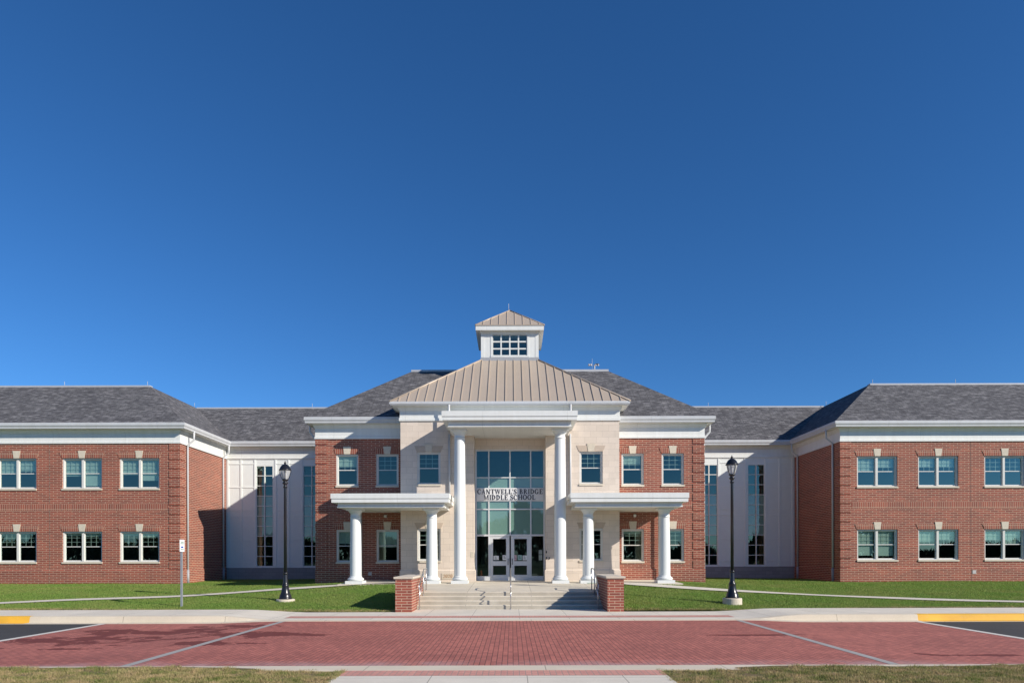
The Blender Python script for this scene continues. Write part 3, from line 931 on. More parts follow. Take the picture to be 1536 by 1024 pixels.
t = MB(); t.tube([(4.48, 37.2, CR), (4.48, 37.2, CR + .7)], .008, 'coping', 6); t.build('lightning_rod', croof)

# --- standing seam roof over the entrance and the cupola
e, top = 8.985, 12.03; xe = XT + .44; ye = ZT - .44; i = (top - e) / T; cy = ye + xe
hw = xe - i
b = MB()
q = [(-xe, cy - xe, e), (xe, cy - xe, e), (xe, cy + xe, e), (-xe, cy + xe, e)]
t_ = [(-hw, cy - hw, top), (hw, cy - hw, top), (hw, cy + hw, top), (-hw, cy + hw, top)]
for a in range(4): b.poly([q[a], q[(a + 1) % 4], t_[(a + 1) % 4], t_[a]], 'metalroof')
b.poly(t_, 'metalroof')
for a in range(4): b.tube([Vector(q[a]) + Vector((0, 0, .02)), Vector(t_[a]) + Vector((0, 0, .02))], .045, 'metalroof', 6)
def seams(b, xe, yfr, e, rise, hwtop, pitch, off, cy, w=.018, h=.05):
    """ribs on the four slopes of a square hip"""
    T2 = rise / (xe - hwtop)
    k = -40
    while k < 40:
        x = (k + .5) * pitch + off; k += 1
        if abs(x) > xe - .06: continue
        run = min(xe - max(abs(x), hwtop), xe - hwtop)
        for rot in range(4):
            def tr(px, py, pz):
                for _ in range(rot): px, py = -py, px
                return (px, cy + py, pz)
            y0, y1 = -xe + .01, -xe + run
            z0, z1 = e, e + T2 * run
            v = [tr(x - w, y0, z0), tr(x + w, y0, z0), tr(x + w, y1, z1), tr(x - w, y1, z1), tr(x - w, y0, z0 + h), tr(x + w, y0, z0 + h), tr(x + w, y1, z1 + h), tr(x - w, y1, z1 + h)]
            i_ = len(b.v); b.v += v
            for qd in ((4, 5, 6, 7), (0, 1, 5, 4), (1, 2, 6, 5), (2, 3, 7, 6), (3, 0, 4, 7)):
                b.f.append(tuple(i_ + n_ for n_ in qd)); b.m.append(b.mi('metalroof')); b.smooth.append(False)
seams(b, xe, ye, e, top - e, hw, .408, 0.0, cy)
mroof = b.build('metal_roof', P_, 'tan standing seam metal roof over the entrance')

cw = 1.479; cyf = cy - cw; z0, z1 = 12.03, 13.56
b = MB()
b.box(-cw - .03, cw + .03, cy - cw - .03, cy + cw + .03, 11.9, 12.17, 'boot')
# four walls with a window opening each
wx = .90; wz0, wz1 = 12.27, 13.36
b.wall(-cw, cw, 12.17, z1, cy - cw, [(-wx, wx, wz0, wz1)], 'white', .1)
for s_ in (-1, 1):
    q = [(s_ * cw, cy - cw, 12.17), (s_ * cw, cy + cw, 12.17), (s_ * cw, cy + cw, z1), (s_ * cw, cy - cw, z1)]
    b.poly(q[::-1] if s_ < 0 else q, 'white')
    b.box(s_ * (cw + .012), s_ * (cw - .16), cy - cw - .012, cy - cw + .15, 12.18, z1, 'white')
    b.box(s_ * wx, s_ * (wx + .09), cy - cw - .018, cy - cw + .02, wz0, wz1, 'white')
b.poly([(cw, cy + cw, 12.17), (-cw, cy + cw, 12.17), (-cw, cy + cw, z1), (cw, cy + cw, z1)], 'white')
b.box(-wx - .09, wx + .09, cy - cw - .022, cy - cw + .02, wz1, wz1 + .1, 'white'); b.box(-wx - .09, wx + .09, cy - cw - .03, cy - cw + .02, wz0 - .09, wz0, 'white')
cup = b.build('cupola', P_, 'white square roof lantern with a paned window')
b = MB(); of = .27; ew = cw + of
b.box(-ew, ew, cy - ew, cy + ew, 13.50, 13.73, 'white'); b.box(-cw - .06, cw + .06, cy - cw - .06, cy + cw + .06, 13.42, 13.50, 'white'); b.build('cornice', cup)
b = MB(); xe2 = ew + .03; e2, ap = 13.76, 15.12
b.box(-xe2, xe2, cy - xe2, cy + xe2, 13.73, e2, 'metalroof')
q = [(-xe2, cy - xe2, e2), (xe2, cy - xe2, e2), (xe2, cy + xe2, e2), (-xe2, cy + xe2, e2)]
for a in range(4): b.poly([q[a], q[(a + 1) % 4], (0, cy, ap)], 'metalroof')
for a in range(4): b.tube([Vector(q[a]), (0, cy, ap + .02)], .03, 'metalroof', 6)
seams(b, xe2, 0, e2, ap - e2, .0, .41, .06, cy, .015, .04)
b.build('cupola_roof', cup)
b = MB()
for k in range(5):
    x = -wx + 2 * wx * k / 4; w_ = .035; b.box(max(x - w_, -wx), min(x + w_, wx), cy - cw + .02, cy - cw + .07, wz0, wz1, 'white')
for k in range(4):
    z = wz0 + (wz1 - wz0) * k / 3; b.box(-wx, wx, cy - cw + .025, cy - cw + .065, max(z - .035, wz0), min(z + .035, wz1), 'white')
b.poly([(-wx, cy - cw + .05, wz0), (wx, cy - cw + .05, wz0), (wx, cy - cw + .05, wz1), (-wx, cy - cw + .05, wz1)], 'glass')
b.build('cupola_window', cup)
b = MB(); b.tube([(-.06, cy, 15.05), (-.06, cy, 15.5)], .014, 'coping', 6); b.build('lightning_rod', cup)

# --- portico and porches
def canopy(name, x0, x1, yf, yback_of, zb, zs, zm, zt, inset, label, holes_back):
    """flat roofed canopy: beam with soffit (zb..zs), then two fascia bands (zs..zm, zm..zt)"""
    b = MB()
    for xa, xb, yb in holes_back:
        a, c = max(xa, x0 + inset), min(xb, x1 - inset)
        if c > a:
            b.box(a, c, yf + inset, yb, zb + .06, zs, 'white')
        a, c = max(xa, x0), min(xb, x1)
        b.box(a, c, yf, yb, zs, zm, 'white')
        la = a - .03 if a == x0 else a; lc = c + .03 if c == x1 else c
        b.box(la, lc, yf - .03, yb, zm, zt, 'white')
    o = b.build(name, P_, label)
    s_ = MB()
    for xa, xb, yb in holes_back:
        a, c = max(xa, x0 + inset), min(xb, x1 - inset)
        if c > a: s_.box(a - (.03 if a > xa or xa < x0 else 0), c + (.03 if c < xb or xb > x1 else 0), yf + inset - .03, yb, zb, zb + .06, 'white')
    s_.build('soffit', o)
    return o
YF = 29.30
portico = canopy('portico_roof', -2.89, 2.89, YF, None, 7.50, 7.75, 7.91, 8.14, .24, 'tall flat white canopy over the entrance doors',
       [(-2.89, -1.66, ZT), (-1.66, 1.66, ZD - .06), (1.66, 2.89, ZT)])
for sgn in (-1, 1):
    bk = [(-7.75, -XT, ZB), (-XT, -2.6, ZT)] if sgn < 0 else [(2.6, XT, ZT), (XT, 7.75, ZB)]
    x0, x1 = sorted((sgn * 2.63, sgn * 7.67))
    canopy('porch_roof', x0, x1, YF + .03, None, 4.025, 4.23, 4.40, 4.615, .22, 'low flat white canopy %s of the entrance' % ('left' if sgn < 0 else 'right'), bk)

def column(x, zb, zt, rb, rt, pl, name='column'):
    h = zt - zb; b = MB()
    prof = [(rb, .30)] + [(rb + (rt - rb) * (max(0, (t - .25) / .75)) ** 1.6, .30 + (h - .30 - .42) * t) for t in np.linspace(.02, 1, 14)]
    b.lathe(prof, x, ZC, zb, 'column', 40, cap=False)
    c = b.build(name, P_)
    b = MB(); b.box(x - pl / 2, x + pl / 2, ZC - pl / 2, ZC + pl / 2, zb - .05, zb + .13, 'column')
    tor = [(pl / 2 - .02 - .05 * (1 - math.cos(a)) , .13 + .13 * a / math.pi) for a in np.linspace(0, math.pi, 7)]
    tor = [(pl / 2 - .09 + .07 * math.sin(a), .195 - .065 * math.cos(a)) for a in np.linspace(0, math.pi, 9)]
    b.lathe(tor + [(rb + .035, .265), (rb + .03, .285), (rb + .004, .33)], x, ZC, zb, 'column', 40)
    b.build('column_base', c)
    b = MB(); zz = h - .42
    b.lathe([(rt, zz - .01), (rt + .022, zz + .0), (rt + .022, zz + .04), (rt, zz + .045), (rt, zz + .19), (rt + .02, zz + .20), (rt + .025, zz + .23), (rt + .09, zz + .30), (rt + .10, zz + .32)], x, ZC, zb, 'column', 40, cap=False)
    a = rt + .12; b.box(x - a, x + a, ZC - a, ZC + a, zt - .10, zt - .001, 'column')
    b.build('capital', c)
LZC = float(land_z(ZC - .35))
for x in (-2.218, 2.218): column(x, LZC, 7.50, .262, .232, .74)
for x in (-6.83, -3.46, 3.46, 6.83): column(x, LZC, 4.025, .252, .222, .76)

# --- entrance glazing
ent = MB(); ya, yb_ = ZD, ZD + .11; zt0, zb0 = 6.99, .745
def zpx(y): return CAMZ + (834 - y) * ZD / 1024
vx = [-1.66, -1.01, 0.0, .985, 1.66]
ent.box(-1.66, -1.585, ya, yb_, zb0, zt0, 'alu'); ent.box(1.585, 1.66, ya, yb_, zb0, zt0, 'alu'); ent.box(-1.585, 1.585, ya, yb_, zt0 - .08, zt0, 'alu')
zd1 = zpx(802.8); zd2 = zpx(801)
rows = [(zpx(716.6), zpx(715.1)), (zpx(733), zpx(731.2)), (zpx(751.6), zpx(750)), (zpx(764.2), zpx(762.4)), (zd1 - .03, zd2)]
for x in vx[1:4]: ent.box(x - .03, x + .03, ya + .003, yb_ - .003, zd1 if x == 0 else zb0, zt0 - .08, 'alu')
for za, zb in rows:
    for a, c in ((-1.585, -1.04), (-.98, -.03), (.03, .955), (1.015, 1.585)): ent.box(a, c, ya + .006, yb_ - .006, za, zb, 'alu')
for a, c in ((-1.585, -1.04), (1.015, 1.585)): ent.box(a, c, ya + .006, yb_ - .006, zb0, zb0 + .22, 'alu')
entr = ent.build('entrance_frame', P_)
def pane(x0, x1, z0, z1, mt, par, y=ZD + .06, name='pane'):
    p = MB(); p.poly([(x0, y, z0), (x1, y, z0), (x1, y, z1), (x0, y, z1)], mt); return p.build(name, par)
for a, c in ((-1.585, -1.04), (-.98, -.03), (.03, .955), (1.015, 1.585)):
    pane(a, c, rows[0][1], zt0 - .08, 'glass', entr)
    for r0, r1 in ((rows[1][1], rows[0][0]), (rows[3][1], rows[2][0]), (rows[4][1], rows[3][0])): pane(a, c, r0, r1, 'spandrel', entr)
for a, c in ((-1.585, -1.04), (1.015, 1.585)): pane(a, c, zb0 + .22, rows[4][0], 'clearglass', entr)
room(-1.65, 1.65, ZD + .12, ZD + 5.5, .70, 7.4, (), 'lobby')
for sgn in (-1, 1):
    x0, x1 = sorted((sgn * .035, sgn * (.98 if sgn < 0 else .955))); z0, z1 = zb0 + .012, zd1 - .035
    b = MB(); st = .16
    yy0, yy1 = ZD + .03, ZD + .08
    b.box(x0, x0 + st, yy0, yy1, z0, z1, 'alu'); b.box(x1 - st, x1, yy0, yy1, z0, z1, 'alu')
    zA, zB, zC, zD_ = zpx(861.7), zpx(847.9), zpx(841), zpx(807.7)
    for za, zb in ((z0, zA), (zB, zC), (zD_, z1)): b.box(x0 + st, x1 - st, yy0, yy1, za, zb, 'alu')
    d = b.build('door', P_, '%s leaf of the grey glazed entrance doors' % ('left' if sgn < 0 else 'right'))
    pane(x0 + st, x1 - st, zA, zB, 'clearglass', d); pane(x0 + st, x1 - st, zC, zD_, 'clearglass', d)
    hx = sgn * .10; hb = MB()
    hb.tube([(hx, yy0, zpx(846)), (hx, yy0 - .06, zpx(846)), (hx, yy0 - .06, zpx(837.5)), (hx, yy0, zpx(837.5))], .014, 'dark', 8); hb.build('handle', d)
    # notices taped inside the glass
    px = ([(740.2, 748.2, 'paper', 833, 839.3), (753.8, 760.2, 'paper', 832, 839.5)] if sgn < 0 else
          [(769.3, 775, 'pinkpaper', 832, 840), (776.6, 782.8, 'greenpaper', 832, 839.6), (784, 790.3, 'paper', 832.6, 839.8)])
    for a, c, mt, ya_, yb2 in px:
        k = lambda v: (v - 768) * ZD / 1024 + CAMX
        n_ = MB(); n_.box(k(a), k(c), ZD + .048, ZD + .052, zpx(yb2), zpx(ya_), mt)
        wd = k(c) - k(a)
        for li in range(3): n_.box(k(a) + wd * .2, k(a) + wd * (.55 + .1 * li), ZD + .046, ZD + .0475, zpx(ya_ + 2 + li * 1.6), zpx(ya_ + 1.5 + li * 1.6), 'dark')
        n_.build('notice', d)
k = lambda v: (v - 768) * ZD / 1024 + CAMX
for a0, a1 in ((824.5, 831), (831.8, 840)):
    n_ = MB(); n_.box(k(808.2), k(813.6), ZD + .066, ZD + .070, zpx(a1), zpx(a0), 'paper'); n_.build('notice', entr)

# sign panel with the school name in raised serif letters
sp = MB(); sp.box(-1.585, 1.585, ZD - .03, ZD + .02, rows[2][1], rows[1][0] + .03, 'signpanel'); spo = sp.build('sign_panel', P_, 'silver panel with the school name above the doors')
def glyph(b, ch, x, z, h, y0, y1, mat, wt=1.0):
    st, th, sf = .165 * wt, .075 * wt, .08
    cnt = [0]
    def lift(): cnt[0] += 1; return y0 - .0004 * cnt[0]
    def rect(a, c, d, e): b.prism_y([(x + a * h, z + d * h), (x + c * h, z + d * h), (x + c * h, z + e * h), (x + a * h, z + e * h)], lift(), y1, mat)
    def quad(pts): b.prism_y([(x + a * h, z + d * h) for a, d in pts], lift(), y1, mat)
    def stem(a, w=st, s0=True, s1=True):
        rect(a, a + w, 0, 1)
        if s0: rect(a - sf, a, 0, .06); rect(a + w, a + w + sf, 0, .06)
        if s1: rect(a - sf, a, .94, 1); rect(a + w, a + w + sf, .94, 1)
    def arc(cx, cz, rx, rz, a0, a1, tv=st, tz=th, n=14):
        for k_ in range(n):
            t0, t1 = R(a0 + (a1 - a0) * k_ / n), R(a0 + (a1 - a0) * (k_ + 1) / n)
            P1 = [(cx + rx * math.cos(t0), cz + rz * math.sin(t0)), (cx + rx * math.cos(t1), cz + rz * math.sin(t1))]
            P2 = [(cx + (rx - tv) * math.cos(t1), cz + (rz - tz) * math.sin(t1)), (cx + (rx - tv) * math.cos(t0), cz + (rz - tz) * math.sin(t0))]
            quad(P1 + P2)
    if ch == 'C': arc(.46, .5, .46, .52, 48, 318); rect(.74, .80, .62, .95); return .92
    if ch == 'G': arc(.46, .5, .46, .52, 48, 318); rect(.74, .80, .64, .95); rect(.66, .84, .06, .42); rect(.56, .94, .40, .46); return 1.0
    if ch == 'O': arc(.49, .5, .49, .52, 0, 360, n=22); return 1.02
    if ch == '0': arc(.33, .5, .31, .52, 0, 360, n=20); return .7
    if ch == 'D': stem(.12); arc(.30, .5, .62, .5, -90, 90, st, th); rect(.30, .36, .93, 1); rect(.30, .36, 0, .07); return 1.0
    if ch == 'A':
        quad([(.08, 0), (.17, 0), (.50, .92), (.44, 1)]); quad([(.64, 0), (.86, 0), (.52, 1), (.40, 1)]); rect(.27, .68, .30, .37); rect(0, .27, 0, .06); rect(.56, .97, 0, .06); return .98
    if ch == 'N': stem(.12, .09, True, False); rect(0, .12, .94, 1); stem(.80, .09, False, True); quad([(.68, 0), (.89, 0), (.28, 1), (.06, 1)]); return 1.02
    if ch == 'M': stem(.12, .09, True, False); rect(0, .12, .94, 1); stem(.92, .19, True, True); quad([(.50, 0), (.60, 0), (.34, 1), (.12, 1)]); quad([(.50, 0), (.60, 0), (1.0, 1), (.90, 1)]); return 1.24
    if ch == 'T': stem(.36, st, True, False); rect(.04, .88, .92, 1); rect(.03, .09, .72, .92); rect(.83, .89, .72, .92); return .92
    if ch == 'W':
        quad([(.32, 0), (.40, 0), (.26, 1), (.05, 1)]); quad([(.32, 0), (.40, 0), (.70, 1), (.62, 1)]); quad([(.88, 0), (.96, 0), (.78, 1), (.57, 1)]); quad([(.88, 0), (.96, 0), (1.24, 1), (1.16, 1)])
        rect(0, .34, .95, 1); rect(.5, .86, .95, 1); rect(1.08, 1.32, .95, 1); return 1.32
    if ch == 'E': stem(.12); rect(.31, .74, .92, 1); rect(.31, .76, 0, .08); rect(.31, .58, .47, .53); rect(.70, .76, .74, .92); rect(.72, .78, .08, .28); rect(.54, .60, .40, .60); return .84
    if ch == 'L': stem(.12); rect(.31, .76, 0, .08); rect(.72, .78, .08, .30); return .82
    if ch == "'": quad([(.06, .66), (.13, .66), (.20, 1), (.04, 1)]); return .26
    if ch == 'S': arc(.36, .75, .31, .27, 40, 265, .17, th); arc(.36, .26, .34, .28, -135, 85, .17, th); quad([(.12, .62), (.30, .66), (.60, .40), (.42, .34)]); rect(.58, .64, .72, .98); rect(.04, .10, .02, .30); return .74
    if ch == 'B': stem(.12); arc(.30, .75, .42, .26, -90, 90, .18, .08); arc(.30, .26, .50, .27, -90, 90, .18, .08); return .88
    if ch == 'R': stem(.12); arc(.30, .74, .46, .27, -90, 90, .18, .08); quad([(.70, 0), (.95, 0), (.56, .50), (.38, .50)]); rect(.86, 1.0, 0, .05); return .98
    if ch == 'I': stem(.12); return .44
    if ch == 'H': stem(.12); stem(.74); rect(.31, .74, .47, .54); return 1.06
    if ch == '2': arc(.32, .70, .28, .31, -30, 170, .15, .08); quad([(.04, 0), (.20, .06), (.58, .56), (.42, .56)]); rect(.04, .62, 0, .11); return .7
    return .40
def text(par, s_, cx, z, h, width, y0, y1, mat, name='letter', wt=1.0):
    probe = MB(); tot = sum(glyph(probe, c, 0, 0, 1, 0, 1, mat) for c in s_) + .06 * (len(s_) - 1)
    f = width / (tot * h)
    x = 0
    for c in s_:
        b = MB(); adv = glyph(b, c, x, 0, h, y0, y1, mat, wt); x += (adv + .06) * h
        b.v = [(cx + (vx_ - (tot * h) / 2) * f, vy, z + vz) for vx_, vy, vz in b.v]
        if b.f: b.build(name, par)
text(spo, "CANTWELL'S BRIDGE", -.0, zpx(740.7), .232, 3.12, ZD - .040, ZD - .031, 'navy', wt=1.38)
text(spo, "MIDDLE SCHOOL", -.02, zpx(749.2), .232, 2.46, ZD - .040, ZD - .031, 'navy', wt=1.38)
# date stone
kt = lambda v: (v - 768) * ZT / 1024 + CAMX
zt = lambda y: CAMZ + (834 - y) * ZT / 1024
b = MB(); b.box(kt(662.6), kt(680.8), ZT - .075, ZT, zt(868), zt(859.2), 'limestone'); ds = b.build('date_stone', P_, 'stone tablet carved with the year 2020')
text(ds, '2020', kt(672), zt(865.6), .155, .44, ZT - .082, ZT - .072, 'digits', 'carved_digit')
# little fittings on the stone beside the doors
b = MB(); b.box(kt(706), kt(710.8), ZT - .012, ZT, zt(835.2), zt(827), 'limestone'); b.build('key_box', P_)
for x, y, s_ in ((819.5, 827.6, .05), (819.5, 836.8, .055), (824, 836.8, .045)):
    b = MB(); b.box(kt(x) - s_ * .5, kt(x) + s_ * .5, ZT - .04, ZT, zt(y) - s_, zt(y) + s_, 'dark'); b.build('card_reader', P_)
# wall lights under the porches
for sgn in (-1, 1):
    b = MB(); x = sgn * 6.02; b.box(x - .06, x + .06, ZB - .03, ZB, 3.78, 3.92, 'white'); b.lathe([(.03, 0), (.06, .03), (.065, .09), (.04, .12)], x, ZB - .09, 3.79, 'signwhite', 16); b.build('wall_light', P_)
b = MB(); x = (578 - 555); x0 = (555.3 - 768) * ZB / 1024 + CAMX; z0 = CAMZ + (834 - 859.5) * ZB / 1024
b.box(x0 - .08, x0 + .08, ZB - .06, ZB - .04, z0 - .08, z0 + .08, 'boxgrey'); b.build('cover_plate', P_)
x0 = (1460.3 - 768) * ZW / 1024 + CAMX; z0 = CAMZ + (834 - 857 - 2) * ZW / 1024
b = MB(); b.box(x0 - .09, x0 + .09, ZW - .06, ZW - .04, z0 - .09, z0 + .09, 'boxgrey'); b.build('cover_plate', P_)

# --- downspouts
def downspout(pts, r=.045, boot=None, mat='gutter'):
    b = MB(); b.tube(pts, r, mat, 8)
    if boot: b.tube([(pts[-1][0], pts[-1][1], boot), pts[-1]], r + .02, 'boot', 8)
    b.build('downspout', P_)
for sgn in (-1, 1):
    s_ = -sgn
    for y in (35.3, 39.65):
        x = sgn * XW - sgn * .07; xg = sgn * (XW - .40)
        zg = float(lawn_z(x, y)) - .03
        yg = y - .0
        pts = [(xg, yg, 8.40), (xg, yg, 7.95), (x - sgn * .02, yg, 7.70), (x, yg, 7.55), (x, yg, zg)]
        downspout(pts, .05, 1.25)
    # centre block sides, from gutter down to the link's gutter
    x = sgn * (XB + .36)
    downspout([(x, 33.3, 8.35), (x, 33.3, 7.95), (sgn * (XB + .08), 33.3, 7.6), (sgn * (XB + .08), 33.3, 1.2)], .05)
    # behind the outer porch columns
    downspout([(sgn * 7.17, ZB - .17, 4.1), (sgn * 7.17, ZB - .17, .74)], .05)
    # main gutter to portico roof, portico roof to porch roof
    x = sgn * 2.79; downspout([(x, ZT - .40, 8.86), (x, ZT - .40, 8.13)], .05)
    x = sgn * 2.80; downspout([(x, ZT - .07, 7.55), (x, ZT - .07, 4.61)], .045)
    b = MB(); b.box(sgn * 2.52, sgn * 2.45, ZT - .09, ZT, 4.63, 4.75, 'dark'); b.build('overflow_spout', P_)

# ---------------------------------------------------------------- landing, steps, cheek walls, rails
b = MB()
def slab(x0, x1, ys):
    for a, c in zip(ys, ys[1:]):
        b.poly([(x0, a, float(land_z(a))), (x1, a, float(land_z(a))), (x1, c, float(land_z(c))), (x0, c, float(land_z(c)))], 'landing')
slab(-3.94, 3.94, [26.03, 29.55]); slab(-7.5, 7.5, [29.55, 29.85, ZD, 33.2])
for x0, x1 in ((-7.5, -3.94), (3.94, 7.5)): b.poly([(x0, 29.55, .3), (x1, 29.55, .3), (x1, 29.55, float(land_z(29.55))), (x0, 29.55, float(land_z(29.55)))], 'landing')
for x in (-3.94, 3.94):
    q = [(x, 26.03, .2), (x, 29.55, .2), (x, 29.55, float(land_z(29.55))), (x, 26.03, float(land_z(26.03)))]; b.poly(q if x > 0 else q[::-1], 'landing')
for x in (-7.5, 7.5):
    q = [(x, 29.55, .3), (x, 33.2, .3), (x, 33.2, .766), (x, 29.55, float(land_z(29.55)))]; b.poly(q if x > 0 else q[::-1], 'landing')
structure(b.build('landing'), 'concrete landing under the portico at the top of the steps', 'landing')
b = MB(); ys = [24.63, 24.98, 25.33, 25.68]; r = .571 / 4
for n_, y in enumerate(ys):
    z0, z1 = n_ * r - (.1 if n_ == 0 else 0), (n_ + 1) * r
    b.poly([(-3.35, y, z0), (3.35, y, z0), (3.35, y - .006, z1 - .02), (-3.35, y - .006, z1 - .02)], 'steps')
    b.poly([(-3.35, y - .006, z1 - .02), (3.35, y - .006, z1 - .02), (3.35, y + .015, z1), (-3.35, y + .015, z1)], 'landing')
    y2 = ys[n_ + 1] if n_ < 3 else 26.03
    zz = z1 if n_ < 3 else float(land_z(26.03))
    b.poly([(-3.35, y + .015, z1), (3.35, y + .015, z1), (3.35, y2, zz), (-3.35, y2, zz)], 'landing')
tag(b.build('front_steps'), 'broad flight of four concrete steps between the brick cheek walls', 'steps')

def cheek(sgn):
    lab = 'left' if sgn < 0 else 'right'
    x0, x1 = sorted((sgn * 3.35, sgn * 3.91)); y0, y1 = 23.35, 26.45
    t = thing('cheek_wall', 'low red brick wall with stone cap on the %s side of the steps' % lab, 'wall', ((x0 + x1) / 2, 24.9, 0), 'brick cheek walls beside the steps')
    b = MB(); b.box(x0, x1, y0, y1, -.05, 1.14, 'brick'); b.build('brick_body', t)
    c = MB(); c.box(x0 - .045, x1 + .045, y0 - .045, y1 + .045, 1.14, 1.155, 'limestone')
    o = .05; za, zb = 1.155, 1.21
    lo_ = [(x0 - o, y0 - o), (x1 + o, y0 - o), (x1 + o, y1 + o), (x0 - o, y1 + o)]
    c.box(x0 - o, x1 + o, y0 - o, y1 + o, za, zb, 'limestone')
    cx = (x0 + x1) / 2
    c.build('stone_cap', t)
    return t
cheek(-1); cheek(1)

def handrail(x, label):
    t = thing('handrail', label, 'handrail', (x, 25.5, .3), 'steel handrails on the steps')
    P1, P2, P3 = (24.50, 0.0), (25.55, .286 + .143), (26.45, float(land_z(26.45)))
    top = [(x, 24.42, .62), (x, 24.32, .86), (x, 24.55, .91), (x, 25.75, 1.42), (x, 26.45, 1.44), (x, 26.62, 1.40), (x, 26.64, 1.20)]
    b = MB(); b.tube(top, .021, 'steel', 10); b.build('rail', t)
    for y, z in (P1, P2, P3):
        zr = float(np.interp(y, [24.32, 24.55, 25.75, 26.45], [.86, .91, 1.42, 1.44]))
        b = MB(); b.tube([(x, y, z), (x, y, zr)], .021, 'steel', 10); b.lathe([(.045, 0), (.045, .015), (.022, .02)], x, y, z, 'steel', 12); b.build('post', t)
    if abs(x) > 1: b = MB(); b.tube([(x, 24.50, .50), (x, 25.72, 1.02), (x, 26.45, 1.04)], .016, 'steel', 8); b.build('mid_rail', t)
handrail(-3.24, 'steel handrail on the steps beside the left brick cheek wall')
handrail(3.17, 'steel handrail on the steps beside the right brick cheek wall')
handrail(.035, 'steel handrail up the middle of the steps in front of the doors')

# ---------------------------------------------------------------- lamp posts
def lamp(x, y, zpad, label):
    z0 = float(lawn_z(x, y)); zp = z0 + zpad
    t = thing('lamp_post', label, 'lamp post', (x, y, z0), 'black lamp posts on the lawn')
    b = MB(); b.lathe([(.34, -.2), (.34, zpad - .02), (.32, zpad)], x, y, z0, 'limestone', 32, smooth=False); b.build('concrete_footing', t)
    b = MB()
    b.lathe([(.235, 0), (.235, .05), (.215, .07), (.215, .13), (.19, .17), (.155, .26), (.135, .36), (.12, .46), (.125, .49), (.125, .53), (.10, .56), (.088, .62), (.075, .90), (.07, .93), (.085, .94), (.085, .98), (.06, 1.0)], x, y, zp, 'black', 20)
    b.build('base', t)
    b = MB(); b.lathe([(.058, .98), (.05, 4.18), (.05, 4.22)], x, y, zp, 'black', 20); b.build('pole', t)
    b = MB()
    b.lathe([(.05, 4.14), (.075, 4.17), (.06, 4.22), (.055, 4.27), (.10, 4.31), (.105, 4.34), (.07, 4.36), (.07, 4.40), (.115, 4.44), (.12, 4.47)], x, y, zp, 'black', 20)
    b.build('collar', t)
    b = MB(); b.lathe([(.09, 4.46), (.12, 4.52), (.155, 4.62), (.18, 4.72), (.195, 4.80), (.195, 4.815)], x, y, zp, 'globe', 24, cap=False); gl = b.build('globe', t)
    b = MB(); b.lathe([(.02, 4.46), (.05, 4.48), (.05, 4.70), (.03, 4.74)], x, y, zp, 'signwhite', 12); b.build('lamp_bulb', gl)
    b = MB(); b.lathe([(.225, 4.80), (.225, 4.825), (.205, 4.85), (.17, 4.93), (.11, 5.0), (.05, 5.03), (.03, 5.05), (.045, 5.07), (.045, 5.09), (.015, 5.11), (.02, 5.13), (.004, 5.17)], x, y, zp, 'black', 24); b.build('hood', t)
    for a in (20, 110, 200, 290):
        c, s_ = math.cos(R(a)), math.sin(R(a))
        b = MB(); b.tube([(x + c * rr, y + s_ * rr, zp + zz) for rr, zz in ((.105, 4.46), (.14, 4.53), (.185, 4.65), (.21, 4.75), (.215, 4.82))], .011, 'black', 6); b.build('cage_bar', t)
lamp(-8.38, 25.5, .06, 'black lamp post with glass lantern on the left lawn')
lamp(8.05, 24.7, .20, 'black lamp post with glass lantern on the right lawn')

# parking sign
sx, sy = -11.58, 24.1; sz = float(lawn_z(sx, sy))
t = thing('parking_sign', 'small white parking sign on a thin grey post at the left lawn edge', 'sign', (sx, sy, sz))
b = MB(); b.box(sx - .03, sx + .03, sy - .03, sy + .03, sz - .1, 2.52, 'galv'); b.build('post', t)
ang = R(86); c, s_ = math.cos(ang), math.sin(ang)
def rp(u, n_, z): return (sx + .0 + u * c + n_ * s_, sy - .035 + u * s_ * 1.0 - n_ * c, z)
def rbox(bb, u0, u1, n0, n1, z0, z1, mat):
    i_ = len(bb.v); bb.v += [rp(u, n_, z) for z in (z0, z1) for u, n_ in ((u0, n0), (u1, n0), (u1, n1), (u0, n1))]
    for q in ((3, 2, 1, 0), (4, 5, 6, 7), (0, 1, 5, 4), (1, 2, 6, 5), (2, 3, 7, 6), (3, 0, 4, 7)): bb.f.append(tuple(i_ + k_ for k_ in q)); bb.m.append(bb.mi(mat)); bb.smooth.append(False)
b = MB(); rbox(b, -.15, .15, .035, .040, 2.10, 2.52, 'signwhite')
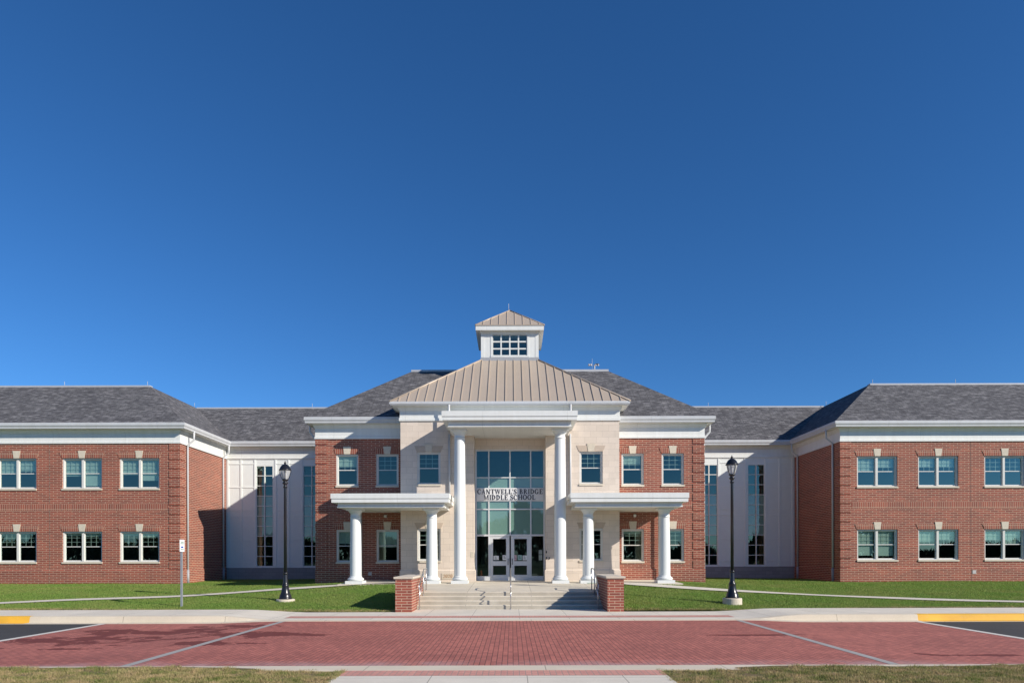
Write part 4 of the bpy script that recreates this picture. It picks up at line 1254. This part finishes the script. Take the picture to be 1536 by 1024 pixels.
for z, w_, m_ in ((2.44, .10, 'signgreen'), (2.38, .11, 'signgreen'), (2.27, .07, 'signblue'), (2.24, .08, 'signblue'), (2.17, .10, 'signgreen')): rbox(b, -w_, w_, .040, .043, z - .014, z + .014, m_)
b.build('sign_plate', t)

# traffic cone inside the left sidelight
x, y, z = (721.8 - 768) * 32.85 / 1024 + CAMX, 32.85, .705
t = thing('traffic_cone', 'orange traffic cone standing inside the glass left of the doors', 'traffic cone', (x, y, z))
b = MB(); b.box(x - .16, x + .16, y - .16, y + .16, z, z + .03, 'orange'); b.build('base_plate', t)
b = MB(); b.lathe([(.12, .03), (.09, .2), (.035, .52), (.02, .53)], x, y, z, 'orange', 20); b.build('cone_body', t)

# weather station on the roof
x, y, z = 4.62, 37.3, CR + .06
t = thing('weather_station', 'small grey weather instruments on the roof ridge right of the cupola', 'weather station', (x, y, z))
b = MB(); b.tube([(x, y, z - .05), (x, y, z + .33)], .035, 'coping', 8); b.build('mast', t)
b = MB(); b.tube([(x - .32, y, z + .30), (x + .24, y, z + .30)], .014, 'galv', 6); b.build('cross_arm', t)
for dx in (-.3, -.2, .05, .2):
    b = MB(); b.lathe([(.02, 0), (.05, .03), (.055, .08), (.03, .12)], x + dx, y, z + .26, 'boxgrey', 10); b.build('sensor', t)
b = MB(); b.prism_y([(x + .02, z + .34), (x + .24, z + .35), (x + .22, z + .39), (x + .05, z + .38)], y - .05, y + .05, 'dark'); b.build('wind_vane', t)

# far wood behind the viewer, mirrored in the lower windows
n = 26000
tx = rng.uniform(-150, 150, n); mid = np.exp(-(tx / 28) ** 2)
hh = 5.0 + 2.5 * np.sin(tx * .11) + 1.6 * np.sin(tx * .31 + 1) + 1.0 * np.sin(tx * .83) + 5.5 * mid  # unseen trees made taller in the middle to keep sky out of door reflections
tz = hh * np.sqrt(rng.uniform(0, 1, n)); ty = -85 + rng.uniform(-5, 5, n)
blades('far_wood', tx, ty, tz - .6, 1.5, .55, 'foliage', 'far dark line of trees across the road, mirrored in the windows', .8)
o = bpy.data.objects['far_wood']; o['category'] = 'wood'
